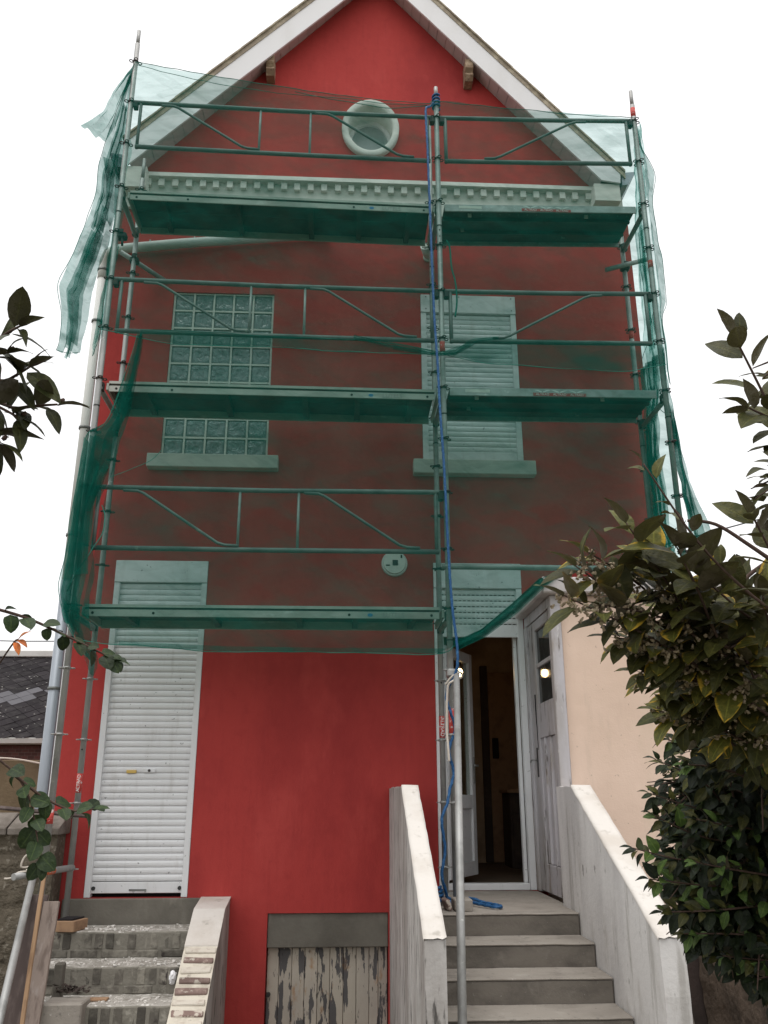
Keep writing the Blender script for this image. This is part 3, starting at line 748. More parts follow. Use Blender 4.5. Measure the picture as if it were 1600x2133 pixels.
# ---- round wall vent, wall lamp
vt = part('wall_vent', house, (2.615, FY, 0.605))
def rdisc(name, x, z, r, y0, y1, mt, par, n=28):
    bm = bmesh.new(); sweep(bm, [(x, y0, z), (x, (y0 + y1) / 2, z), (x, y1, z)], [r, r, r * 0.96], n)
    return link(name, me_from(bm, name), mt, par)
rdisc('flange', 2.615, 0.605, 0.122, FY - 0.001, FY - 0.03, M['ppipe'], vt)
rdisc('cover', 2.615, 0.605, 0.105, FY - 0.031, FY - 0.05, M['corn'], vt)
box('socket_hole', 2.595, 2.645, FY - 0.056, FY - 0.0505, 0.58, 0.63, M['iron'], vt)
box('slot', 2.535, 2.57, FY - 0.055, FY - 0.0505, 0.575, 0.585, M['nearblack'], vt)
box('slot', 2.67, 2.685, FY - 0.055, FY - 0.0505, 0.65, 0.68, M['nearblack'], vt)
lp = part('wall_lamp', house, (2.96, FY, 3.9))
rdisc('back_plate', 2.985, 3.95, 0.05, FY - 0.001, FY - 0.02, M['corn'], lp, 16)
tube('lamp_body', [(2.985, FY - 0.02, 3.95), (2.975, FY - 0.08, 3.96), (2.955, FY - 0.15, 3.99)], [0.035, 0.055, 0.062], M['ppipe'], lp, 16)
tube('lamp_rim', [(2.955, FY - 0.151, 3.99), (2.950, FY - 0.165, 3.997)], [0.048, 0.03], M['corn'], lp, 16)

# ---- sloping drain pipe and downpipe
dp = part('drainpipe', house, (-0.37, 0.82, GZ))
path = [(1.95, 0.83, 4.165), (0.4, 0.83, 3.985), (-0.10, 0.83, 3.915), (-0.25, 0.835, 3.892), (-0.325, 0.86, 3.865), (-0.365, 0.905, 3.80), (-0.376, 0.93, 3.72), (-0.376, 0.93, 3.60)]
tube('upper_pipe', path, 0.05, M['ppipe'], dp, 14)
tube('downpipe', [(-0.376, 0.93, 3.62), (-0.375, 0.93, 0.4)], 0.046, M['ppipe'], dp, 14)
tube('lower_pipe', [(-0.375, 0.93, 0.42), (-0.370, 0.93, GZ + 0.02)], 0.050, M['zinc'], dp, 14)
for z in (3.70, 3.1, 1.93, 0.85, -0.55):
    tube('pipe_bracket', [(-0.376, 0.93, z - 0.012), (-0.376, 0.93, z + 0.012)], 0.057, M['galvd'], dp, 14)
    box('clip', -0.34, -0.297, 0.91, 0.95, z - 0.012, z + 0.012, M['iron'], dp)
for (x, z) in ((0.1, 3.955), (0.55, 4.01), (1.27, 4.09)):
    tube('hook', [(x, 0.825, z - 0.05), (x, 0.80, z + 0.0), (x, 0.82, z + 0.055), (x, 0.86, z + 0.06), (x, FY, z + 0.06)], 0.008, M['galv'], dp, 6)
# ================================================================== OUTBUILDING on the right
ob = thing('outbuilding', 'small cream rendered lean-to with a flat coping slab right of the doorway', 'outbuilding', (4.55, 0.4, GZ))
bm = bmesh.new(); b_box(bm, 3.885, 5.28, -0.12, 0.88, -2.34, 0.086)
bmesh.ops.subdivide_edges(bm, edges=list(bm.edges), cuts=14, use_grid_fill=True)
for v in bm.verts:
    if v.co.y < -0.11: v.co.y += 0.006 * noise.noise(v.co * 2.2)
    if v.co.z < -2.33: v.co.z += 0.02 * noise.noise(Vector((v.co.x * 5, 3, 0)))
link('wall', me_from(bm, 'wall', True), M['cream'], ob)
box('plinth', 3.895, 5.27, -0.09, 0.88, GZ, -2.365, M['darkbase'], ob)
bm = bmesh.new(); b_box(bm, 3.725, 5.37, -0.215, 0.885, 0.092, 0.222, 0.012)
link('coping_slab', me_from(bm, 'coping_slab'), M['slab'], ob)
box('door_lintel', 3.802, 3.884, -0.118, 0.885, 0.005, 0.087, M['oldpaint'], ob)
box('door_jamb', 3.797, 3.884, -0.126, -0.045, -2.2, 0.003, M['oldpaint'], ob, 0.006)
box('door_jamb', 3.797, 3.884, 0.80, 0.893, -2.2, 0.003, M['oldpaint'], ob, 0.006)
box('backing_wall', 3.86, 3.883, -0.04, 0.79, -2.2, 0.0, M['nearblack'], ob)
od = part('door', ob, (3.80, 0.38, -2.19))
box('stile', 3.812, 3.85, 0.545, 0.795, -2.185, -0.0, M['oldpaint'], od, 0.004)
box('stile', 3.812, 3.85, -0.04, 0.02, -2.185, -0.0, M['oldpaint'], od, 0.004)
box('rail', 3.812, 3.85, 0.022, 0.543, -0.085, -0.002, M['oldpaint'], od, 0.004)
box('rail', 3.812, 3.85, 0.022, 0.543, -0.99, -0.71, M['oldpaint'], od, 0.004)
box('rail', 3.812, 3.85, 0.022, 0.543, -2.183, -1.97, M['oldpaint'], od, 0.004)
box('glazing_bar', 3.816, 3.846, 0.022, 0.543, -0.405, -0.370, M['oldpaint'], od, 0.003)
box('pane', 3.832, 3.836, 0.023, 0.542, -0.369, -0.087, M['pane'], od)
box('pane', 3.832, 3.836, 0.023, 0.542, -0.708, -0.406, M['pane'], od)
for a, b in ((0.024, 0.175), (0.205, 0.36), (0.39, 0.541)):
    box('panel', 3.828, 3.842, a, b, -1.966, -0.992, M['oldpaint'], od, 0.004)
for a in (0.178, 0.363): box('moulding', 3.808, 3.842, a, a + 0.024, -1.966, -0.992, M['oldpaint'], od, 0.007)
tube('handle', [(3.811, 0.66, -1.16), (3.77, 0.66, -1.16), (3.765, 0.69, -1.16), (3.768, 0.75, -1.175)], 0.008, M['galv'], od, 8)
box('lock_plate', 3.806, 3.8115, 0.64, 0.68, -1.30, -1.06, M['iron'], od, 0.003)
tube('cleft', [(3.811, 0.62, -0.62), (3.810, 0.625, -0.8), (3.811, 0.615, -0.98), (3.810, 0.61, -1.08)], [0.009, 0.006, 0.004, 0.002], M['nearblack'], od, 6)

# ================================================================== RIGHT STAIRCASE
rs = thing('staircase', 'concrete staircase between white sloping cheek walls up to the open door', 'stairs', (3.2, -0.8, GZ))
def rough_box(name, x0, x1, y0, y1, z0, z1, mt, par, amp=0.004, cuts=10, bev=0.008):
    bm = bmesh.new(); b_box(bm, x0, x1, y0, y1, z0, z1, bev)
    es = [e for e in bm.edges if abs(e.verts[0].co.x - e.verts[1].co.x) > 0.3]
    bmesh.ops.subdivide_edges(bm, edges=es, cuts=cuts * 3, use_grid_fill=True)
    for v in bm.verts:
        n_ = noise.noise_vector(v.co * 7) * amp
        v.co.y += n_.y; v.co.z += n_.z
    return link(name, me_from(bm, name), mt, par)
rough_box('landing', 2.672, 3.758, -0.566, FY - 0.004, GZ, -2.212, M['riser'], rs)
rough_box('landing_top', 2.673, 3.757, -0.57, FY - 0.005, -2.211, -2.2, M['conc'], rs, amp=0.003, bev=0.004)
box('landing_edge', 3.759, 3.796, -0.1, FY - 0.01, GZ, -2.203, M['conc'], rs)
for i in range(1, 9):
    z = -2.2 - 0.134 * i; y = -0.57 - 0.338 * i
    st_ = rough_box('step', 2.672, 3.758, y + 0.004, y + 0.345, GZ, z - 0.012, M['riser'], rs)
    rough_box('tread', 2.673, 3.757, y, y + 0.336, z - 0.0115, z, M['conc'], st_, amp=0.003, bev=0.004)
def cheek(x0, x1, yb, ys, mside, mtop, bot):
    pr = [(yb, GZ), (yb, -1.385), (ys, -1.385), (bot[0], bot[1]), (bot[0] - 0.015, GZ)]
    bm = bmesh.new()
    n = 14
    # outline resampled so the edges can wander a little
    ol = []
    for a, b in zip(pr, pr[1:] + pr[:1]):
        for k in range(n): ol.append((a[0] + (b[0] - a[0]) * k / n, a[1] + (b[1] - a[1]) * k / n))
    va = []; vb = []
    for (y, z) in ol:
        q = noise.noise_vector(Vector((0, y * 6, z * 6))) * 0.010
        va.append(bm.verts.new((x0, y + q.y, z + q.z))); vb.append(bm.verts.new((x1, y + q.y, z + q.z)))
    bm.faces.new(va); bm.faces.new(vb[::-1])
    for i in range(len(ol)): bm.faces.new((va[i], vb[i], vb[(i + 1) % len(ol)], va[(i + 1) % len(ol)]))
    o = link('cheek_wall', me_from(bm, 'cheek_wall'), mside, rs)
    # cement capping on the slope, ragged at its lower end
    d = Vector((0, bot[0] - ys, bot[1] + 1.385)); L = d.length; d.normalize(); nn = Vector((0, d.z, -d.y)) * -1
    if nn.z < 0: nn = -nn
    bm = bmesh.new(); rows = 26; cols = 5; vs = {}
    for i in range(rows + 1):
        for j in range(cols + 1):
            t = i / rows
            rag = 0.0 if i < rows else 0.035 * noise.noise(Vector((j * 1.7, x0 * 9, 0)))
            p = Vector((x0 - 0.004 + (x1 - x0 + 0.008) * j / cols, ys, -1.385)) + d * (t * L + rag + (0.0 if i else -0.0)) 
            p += nn * (0.010 + 0.004 * noise.noise(p * 9)) 
            if j in (0, cols): p += Vector((0.004 * noise.noise(p * 14), 0, 0))
            vs[i, j] = bm.verts.new(p)
    low = {}
    for i in range(rows):
        for j in range(cols): bm.faces.new((vs[i, j], vs[i, j + 1], vs[i + 1, j + 1], vs[i + 1, j]))
    for j_ in (0, cols):
        for i in range(rows + 1): low[i, j_] = bm.verts.new(vs[i, j_].co - nn * 0.018)
        for i in range(rows): bm.faces.new((vs[i, j_], vs[i + 1, j_], low[i + 1, j_], low[i, j_]))
    c = link('capping', me_from(bm, 'capping', True), mtop, o)
    return o
cheek(2.56, 2.668, FY - 0.003, -0.62, M['cheekdirty'], M['cap'], (-2.12, -2.135))
cheek(3.762, 3.892, -0.125, -0.56, M['cheek'], M['cap'], (-2.09, -2.145))

# ================================================================== LEFT STAIRS, old brick
ls = thing('brick_stairs', 'dirty old brick steps under the white roller shutter', 'stairs', (0.5, 0.2, GZ))
box('door_sill', -0.095, 1.018, FY - 0.045, FY + 0.12, GZ, -2.238, M['concd'], ls, 0.006)
zs = [-2.4286, -2.6075, -2.7878, -2.967, -3.147]; ns = [0.44, 0.09, -0.25, -0.60, -0.95]
bme = {}
def brick_mesh(w_, d_, h_, seed, amp=0.004):
    bm = bmesh.new(); b_box(bm, -w_ / 2, w_ / 2, -d_ / 2, d_ / 2, -h_ / 2, h_ / 2, 0.006)
    for v in bm.verts: v.co += noise.noise_vector(v.co * 18 + Vector((seed * 3.1, 0, 0))) * amp
    return me_from(bm, 'brick')
sold = [brick_mesh(0.062, 0.06, 0.108, s) for s in range(5)]
stre = [brick_mesh(0.205, 0.06, 0.052, s + 7) for s in range(4)]
for z, y in zip(zs, ns):
    st = rough_box('step', -0.09, 1.019, y + 0.008, FY - 0.05, GZ, z, M['smortar'], ls, 0.006)
    x = -0.06
    while x < 0.99:
        o = link('brick', RND.choice(sold), M['sbrick'], st, (x, y + 0.033 + RND.uniform(-0.003, 0.006), z - 0.060 + RND.uniform(-0.004, 0.002)))
        o.rotation_euler = (0, RND.uniform(-0.04, 0.04), 0)
        x += RND.uniform(0.073, 0.086)
    x = RND.uniform(-0.02, 0.08)
    while x < 0.93:
        o = link('brick', RND.choice(stre), M['sbrick'], st, (x, y + 0.031 + RND.uniform(-0.003, 0.006), z - 0.147 + RND.uniform(-0.003, 0.003)))
        x += RND.uniform(0.215, 0.235)
    rough_box('dust_layer', -0.085, 1.015, y + 0.016, y + 0.35, z - 0.01, z + 0.007, M['dust'], st, 0.006)
bm = bmesh.new()
for z, y in zip(zs[:4], ns):
    for i in range(120):
        px = RND.uniform(-0.05, 1.0); py = y + abs(RND.gauss(0.12, 0.10)) % 0.33 + 0.02
        s = RND.choice((0.004, 0.005, 0.006, 0.008, 0.010, 0.014)) * RND.uniform(0.6, 1.2)
        r_ = bmesh.ops.create_cube(bm, size=1)
        rot = Matrix.Rotation(RND.uniform(0, 6), 3, 'Z') @ Matrix.Rotation(RND.uniform(-0.4, 0.4), 3, 'X')
        for v in r_['verts']:
            c = Vector((v.co.x * s * RND.uniform(1, 2.2), v.co.y * s * RND.uniform(0.8, 1.6), v.co.z * s * 0.8))
            v.co = rot @ c + Vector((px, py, z + 0.008 + s * 0.3))
rub = link('rubble', me_from(bm, 'rubble'), M['chip'], kind='stuff'); tag(rub, 'white plaster crumbs scattered over the old brick steps', 'rubble')
# cheek with a brick-on-edge top
lc = prism('cheek_wall', [(FY - 0.003, GZ), (FY - 0.003, -2.243), (0.53, -2.292), (0.14, -2.528), (-0.365, -2.878), (-0.95, -3.26), (-0.95, GZ)], 'x', 1.02, 1.25, M['cheekdirty'], ls)
prism('capping', [(FY - 0.004, -2.243), (FY - 0.004, -2.231), (0.53, -2.279), (0.19, -2.483), (0.185, -2.50), (0.53, -2.292)], 'x', 1.014, 1.256, M['cap'], lc)
prism('bedding', [(0.184, -2.501), (0.184, -2.493), (0.14, -2.520), (-0.365, -2.870), (-0.94, -3.246), (-0.94, -3.256), (-0.365, -2.878), (0.14, -2.528)], 'x', 1.016, 1.254, M['mortar'], lc)
d = Vector((0, 0.14 + 0.365, -2.52 + 2.87)); ang = math.atan2(d.z, d.y)
topb = [brick_mesh(0.218, 0.052, 0.06, s + 20, 0.009) for s in range(6)]
y = 0.155; k = 0
while y > -0.80:
    z = -2.52 + (y - 0.14) * (0.35 / 0.505) if y < 0.14 else -2.52 + (y - 0.14) * 0.605
    o = link('brick', RND.choice(topb), M['brickwash'] if k in (2, 5) or RND.random() < 0.35 else M['brick'], lc,
             (1.135 + RND.uniform(-0.006, 0.006), y, z - 0.020 + RND.uniform(-0.003, 0.003)))
    o.rotation_euler = (ang, 0, RND.uniform(-0.03, 0.03)); y -= 0.074 + RND.uniform(-0.003, 0.006); k += 1

# ================================================================== OLD BOUNDARY WALL left
ow = thing('boundary_wall', 'rough mossy old boundary wall with a sloped stone coping beside the brick steps', 'wall', (-1.5, 0.7, GZ))
bm = bmesh.new(); nx, nz = 120, 50; vs = {}
for i in range(nx + 1):
    for j in range(nz + 1):
        x = -4.0 + (3.88) * i / nx; z = GZ + (-1.725 - GZ) * j / nz
        p = Vector((x, 0.62, z))
        vs[i, j] = bm.verts.new(p + Vector((0, 0.035 * noise.noise(p * 4) + 0.02 * noise.noise(p * 13), 0)))
for i in range(nx):
    for j in range(nz): bm.faces.new((vs[i, j], vs[i + 1, j], vs[i + 1, j + 1], vs[i, j + 1]))
eb = [bm.verts.new((-0.12, 0.86, GZ + (-1.725 - GZ) * j / nz)) for j in range(nz + 1)]
for j in range(nz): bm.faces.new((vs[nx, j], eb[j], eb[j + 1], vs[nx, j + 1]))
link('wall_face', me_from(bm, 'wall_face'), M['oldwall'], ow)
x = -0.095
for i in range(8):
    L_ = RND.uniform(0.38, 0.52); q = RND.uniform(-0.008, 0.008)
    bm = bmesh.new()
    prof = [(0.57, -1.74), (0.565, -1.685 + q), (0.60, -1.675 + q), (0.82, -1.575 + q), (0.89, -1.60 + q), (0.89, -1.74)]
    a = [bm.verts.new((x, p[0], p[1])) for p in prof]; b = [bm.verts.new((x - L_ + 0.012, p[0], p[1])) for p in prof]
    bm.faces.new(a); bm.faces.new(b[::-1])
    for k in range(6): bm.faces.new((a[k], b[k], b[(k + 1) % 6], a[(k + 1) % 6]))
    bmesh.ops.bevel(bm, geom=list(bm.edges), offset=0.008, segments=1, affect='EDGES')
    link('coping_stone', me_from(bm, 'coping_stone'), M['coping'], ow); x -= L_

# ================================================================== RIGHT GARDEN WALL
gw = thing('garden_wall', 'blotched brown garden wall below the big shrub on the right', 'wall', (4.9, -2.5, GZ))
bm = bmesh.new(); vs = {}
for i in range(81):
    for j in range(31):
        y = -0.13 - 5.5 * i / 80; z = GZ + (-2.15 - GZ) * j / 30
        p = Vector((4.72, y, z)); vs[i, j] = bm.verts.new(p + Vector((0.03 * noise.noise(p * 3) + 0.012 * noise.noise(p * 11), 0, 0)))
for i in range(80):
    for j in range(30): bm.faces.new((vs[i, j], vs[i + 1, j], vs[i + 1, j + 1], vs[i, j + 1]))
link('wall_face', me_from(bm, 'wall_face', True), M['gwall'], gw)
box('coping', 4.68, 5.0, -5.6, -0.14, -2.15, -2.08, M['coping'], gw, 0.01)
box('core', 4.78, 4.96, -5.6, -0.14, GZ, -2.152, M['gwall'], gw)

# ================================================================== NEIGHBOUR
nb = thing('neighbour_house', 'low neighbouring house with a lichen spotted slate roof behind the downpipe', 'house', (-4.5, 11, GZ))
e0 = Vector((0, 8.85, -0.47)); e1 = Vector((0, 12.5, 1.47)); sd_ = (e1 - e0); SL = sd_.length; sd_.normalize(); sn = Vector((0, -sd_.z, sd_.y))
bm = bmesh.new()
vv = [bm.verts.new(p) for p in ((-10, e0.y, e0.z), (-1.2, e0.y, e0.z), (-1.2, e1.y, e1.z), (-10, e1.y, e1.z))]
bm.faces.new(vv)
rf = link('roof', me_from(bm, 'roof'), M['slate'], nb)
bm = bmesh.new()
dv = [bm.verts.new((0.175 * a, 0, 0) ) for a in ()]
pts = [(0, -0.20), (0.168, 0), (0, 0.20), (-0.168, 0)]
va = [bm.verts.new(Vector((p[0], 0, 0)) + sd_ * p[1] + sn * (0.012 - 0.03 * p[1])) for p in pts]
vb = [bm.verts.new(v.co - sn * 0.008) for v in va]
bm.faces.new(va); bm.faces.new(vb[::-1])
for i in range(4): bm.faces.new((va[i], vb[i], vb[(i + 1) % 4], va[(i + 1) % 4]))
sm = me_from(bm, 'slate'); smn = sm.copy(); sm.materials.append(M['slate']); smn.materials.clear(); smn.materials.append(M['slatenew'])
newset = {(5, 10), (5, 9), (6, 9), (6, 10), (7, 10), (4, 9)}
row = 0
while row * 0.19 < SL - 0.1:
    for c in range(10):
        x = -5.75 + c * 0.34 + (0.17 if row % 2 else 0)
        p = e0 + sd_ * (row * 0.19 + 0.05); p.x = x + RND.uniform(-0.006, 0.006)
        isnew = (9 <= row <= 10 and -4.6 < x < -3.75) or (row == 11 and -4.1 < x < -3.5) or (row == 8 and -4.8 < x < -4.0)
        o = link('slate', smn if isnew else sm, None, rf, p); o.rotation_euler = (RND.uniform(-0.02, 0.02), 0, RND.uniform(-0.02, 0.02))
    row += 1
box('ridge_cap', -10, -1.2, 12.38, 12.62, 1.45, 1.60, M['ppipe'], nb, 0.02)
prism('gutter', [(8.70, -0.50), (8.72, -0.58), (8.80, -0.60), (8.86, -0.56), (8.87, -0.48), (8.85, -0.48), (8.84, -0.55), (8.74, -0.56), (8.72, -0.50)], 'x', -10, -1.2, M['ppipe'], nb)
mt, nt, o_ = nmat('neighbour_brick')
bt = nt.nodes.new('ShaderNodeTexBrick'); bt.inputs['Scale'].default_value = 4.5
bt.inputs['Color1'].default_value = (0.15, 0.06, 0.05, 1); bt.inputs['Color2'].default_value = (0.09, 0.04, 0.035, 1); bt.inputs['Mortar'].default_value = (0.17, 0.13, 0.11, 1)
bt.inputs['Mortar Size'].default_value = 0.012
rm = nt.nodes.new('ShaderNodeMapping'); rm.inputs['Rotation'].default_value = (math.pi / 2, 0, 0)
g_ = nt.nodes.new('ShaderNodeNewGeometry'); nt.links.new(g_.outputs['Position'], rm.inputs['Vector']); nt.links.new(rm.outputs[0], bt.inputs['Vector'])
pb = nt.nodes.new('ShaderNodeBsdfPrincipled'); pb.inputs['Roughness'].default_value = 0.9
nt.links.new(bt.outputs['Color'], pb.inputs['Base Color']); nt.links.new(pb.outputs[0], o_.inputs['Surface']); M['nbwall'] = mt
box('wall', -9.8, -1.4, 9.0, 15.0, GZ, -0.50, M['nbwall'], nb)
prism('roof_back', [(12.5, 1.47), (16.2, -0.45), (12.5, -0.5)], 'x', -9.9, -1.3, M['slate'], nb)
bw = thing('yard_wall', 'brown rendered yard wall below the neighbouring brick house', 'wall', (-4, 5.1, GZ))
box('wall', -8.0, -0.6, 5.0, 5.25, GZ, -1.0, M['brown'], bw, 0.01)
v1 = tube('dry_vine', smooth_path([(-8, 4.95, -0.93), (-4, 4.95, -0.95), (-2.6, 4.96, -0.97), (-2.1, 4.95, -0.985), (-1.75, 4.97, -1.04), (-1.3, 4.98, -1.12), (-1.1, 4.97, -1.3), (-1.15, 4.97, -2.0)], 5), 0.012, M['cord'])
tag(v1, 'pale dry vine stem lying along the brown yard wall', 'vine')
v2 = tube('overhead_wire', [(-14, 14, 2.25), (-8, 13.5, 2.02), (-5.2, 13.2, 1.93), (-2, 13, 1.92)], 0.012, M['wire'], n=6); tag(v2, 'thin overhead wire above the slate roof', 'wire')
v3 = tube('overhead_wire', [(5.4, 6.0, 2.0), (8.0, 8.0, 2.9), (14.0, 12.5, 5.4)], 0.014, M['wire'], n=6); tag(v3, 'thin twisted overhead cable right of the house', 'wire')
# ================================================================== SCAFFOLD
sf = thing('scaffold', 'galvanised tube scaffold with three decks standing across the house front', 'scaffold', (2.5, 0.33, -2.2))
RX = [0.0, 3.0, 5.0]; YB = 0.665
def cz(z, x):       # slight settlement of the middle standards near the top
    s = max(0.0, min(1.0, (z - 1.0) / 3.0)) * 0.05
    t = 1 - min(1.0, abs(x - 3.0) / (3.0 if x < 3 else 2.0))
    return z - s * t
bm = bmesh.new()
for k in range(4):
    a = k * math.pi / 2 + math.pi / 4 * 0
    c = Vector((math.cos(a), math.sin(a), 0)) * 0.043
    n1, n2 = 12, 5
    rg = []
    for i in range(n1):
        t = 2 * math.pi * i / n1
        ctr = c + Vector((math.cos(t), math.sin(t), 0)) * 0.017
        dr = Vector((math.cos(t), math.sin(t), 0))
        rg.append([bm.verts.new(ctr + dr * 0.0048 * math.cos(2 * math.pi * j / n2) + Vector((0, 0, 0.0048 * math.sin(2 * math.pi * j / n2)))) for j in range(n2)])
    for i in range(n1):
        for j in range(n2): bm.faces.new((rg[i][j], rg[(i + 1) % n1][j], rg[(i + 1) % n1][(j + 1) % n2], rg[i][(j + 1) % n2]))
sweep(bm, [(0, 0, -0.010), (0, 0, 0.010)], 0.030, 12)
ring_me = me_from(bm, 'ring', True); ring_me.materials.append(M['iron'])
ring_g = ring_me.copy(); ring_g.materials.clear(); ring_g.materials.append(M['galv'])
def post(x, y, z0, z1, rings, spigot=0.0, band=(), holes=()):
    p = tube('post', [(x, y, z0), (x, y, z1 - spigot)], 0.0242, M['galv'], sf, 14)
    if spigot: tube('spigot', [(x, y, z1 - spigot - 0.002), (x, y, z1)], 0.019, M['galv'], p, 12)
    for z in rings:
        o = link('ring', ring_g if z < -0.2 else ring_me, None, p, (x, y, cz(z, x))); o.rotation_euler = (0, 0, math.radians(20))
    for (za, zb) in band: tube('red_sticker', [(x, y, za), (x, y, zb)], 0.0250, M['redband'], p, 14)
    for z in (cz(3.72, x), cz(1.74, x), cz(-0.26, x)):
        if z0 < z < z1: tube('joint_collar', [(x, y, z - 0.006), (x, y, z + 0.006)], 0.0262, M['iron'], p, 14)
    return p
R5 = lambda a, b: [a + 0.5 * i for i in range(int(round((b - a) / 0.5)) + 1)]
F0 = post(0.0, 0.0, -2.35, 5.90, R5(-1.0, 5.5), 0.17, [(-1.64, -1.54)])
F1 = post(3.0, 0.0, -2.199, 5.33, R5(-1.5, 5.0), 0.10, [(2.33, 2.44), (-1.0, -0.80)])
F2 = post(5.0, 0.0, 0.225, 5.38, R5(0.5, 5.0), 0.18, [(5.05, 5.16), (3.28, 3.36)])
B0 = post(0.0, YB, -2.41, 4.89, R5(-2.0, 4.5), 0.25, [(-1.42, -1.27)])
B1 = post(3.0, YB, -2.199, 5.45, R5(-2.0, 4.5), 0.0, [(-0.98, -0.80)])
B2 = post(5.0, YB, 0.225, 4.40, R5(0.5, 4.0), 0.2, [(2.9, 3.0)])
for (x, y, z) in ((0, YB, -2.42), (3, 0, -2.2), (3, YB, -2.2), (5, 0, 0.224), (5, YB, 0.224)):
    box('base_plate', x - 0.07, x + 0.07, y - 0.07, y + 0.07, z, z + 0.008, M['galv'], sf)
text('sticker_letters', 'ALTRAD', (3.0, YB - 0.0256, -0.89), 0.042, M['labelwhite'], B1, rot=(math.pi / 2, math.pi / 2, 0))
text('sticker_letters', 'ALTRAD', (0.0, YB - 0.0256, -1.345), 0.036, M['labelwhite'], B0, rot=(math.pi / 2, -math.pi / 2, 0))
for (x, y, z) in ((3.0, 0, 3.62), (3.0, 0, 3.55), (3.0, 0, 3.48), (0, YB, -1.08), (3, YB, -0.52), (3, YB, -1.86)):
    tube('pin_hole', [(x, y - 0.0235, z), (x, y - 0.0248, z)], 0.007, M['nearblack'], sf, 8)

# guardrail frames
def P3(x, z, y=0.0): return (x, y, cz(z, x))
def frame_left(d):
    g = part('guardrail_frame', sf, (1.5, 0, d))
    t, b = d + 1.0, d + 0.475
    tube('top_rail', [P3(0.03, t), P3(0.09, t), P3(1.5, t - 0.01), P3(2.93, t), P3(2.98, t - 0.005)], 0.0215, M['galvd'], g, 10)
    tube('bottom_rail', [P3(0.085, b), P3(1.5, b - 0.004), P3(2.93, b)], 0.0215, M['galvd'], g, 10)
    for x in (0.10, 2.91): tube('end_post', [P3(x, b - 0.02), P3(x, t)], 0.016, M['galvd'], g, 8)
    for x in (1.265, 1.755): tube('strut', [P3(x, b), P3(x, t)], 0.012, M['galv'], g, 8)
    for x0 in (0.30, 1.80):
        tube('brace', [P3(x0, t - 0.030, -0.012), P3(x0 + 0.12, t - 0.035, -0.014), P3(x0 + 0.17, t - 0.055, -0.014), P3(x0 + 0.80, b + 0.050, -0.014), P3(x0 + 0.86, b + 0.032, -0.014), P3(x0 + 0.97, b + 0.028, -0.012)],
             0.0125, M['galvd'], g, 8)
    for x in (0.05, 2.955): box('hook', x - 0.022, x + 0.022, -0.032, 0.032, cz(t, x) - 0.075, cz(t, x) - 0.008, M['iron'], g, 0.006)
    return g
def frame_right(d):
    g = part('guardrail_frame', sf, (4, 0, d))
    t, b = d + 1.0, d + 0.478
    tube('top_rail', [P3(3.03, t), P3(3.09, t), P3(4.0, t - 0.006), P3(4.96, t)], 0.0215, M['galvd'], g, 10)
    tube('bottom_rail', [P3(3.075, b), P3(4.0, b - 0.004), P3(4.93, b)], 0.0215, M['galvd'], g, 10)
    for x in (3.085, 4.915): tube('end_post', [P3(x, b - 0.02), P3(x, t)], 0.018, M['galvd'], g, 8)
    tube('brace', [P3(3.46, b + 0.028, -0.012), P3(3.56, b + 0.030, -0.014), P3(3.62, b + 0.055, -0.014), P3(4.33, t - 0.06, -0.014), P3(4.40, t - 0.035, -0.014), P3(4.50, t - 0.030, -0.012)],
         0.0125, M['galvd'], g, 8)
    for x in (3.05, 4.955): box('hook', x - 0.022, x + 0.022, -0.032, 0.032, cz(t, x) - 0.075, cz(t, x) - 0.008, M['iron'], g, 0.006)
    return g
for d in (0.0, 2.0, 4.0): frame_left(d)
for d in (2.0, 4.0): frame_right(d)
tube('ledger', [(2.95, 0, 0.35), (5.02, 0, 0.35)], 0.0242, M['galv'], sf, 12)

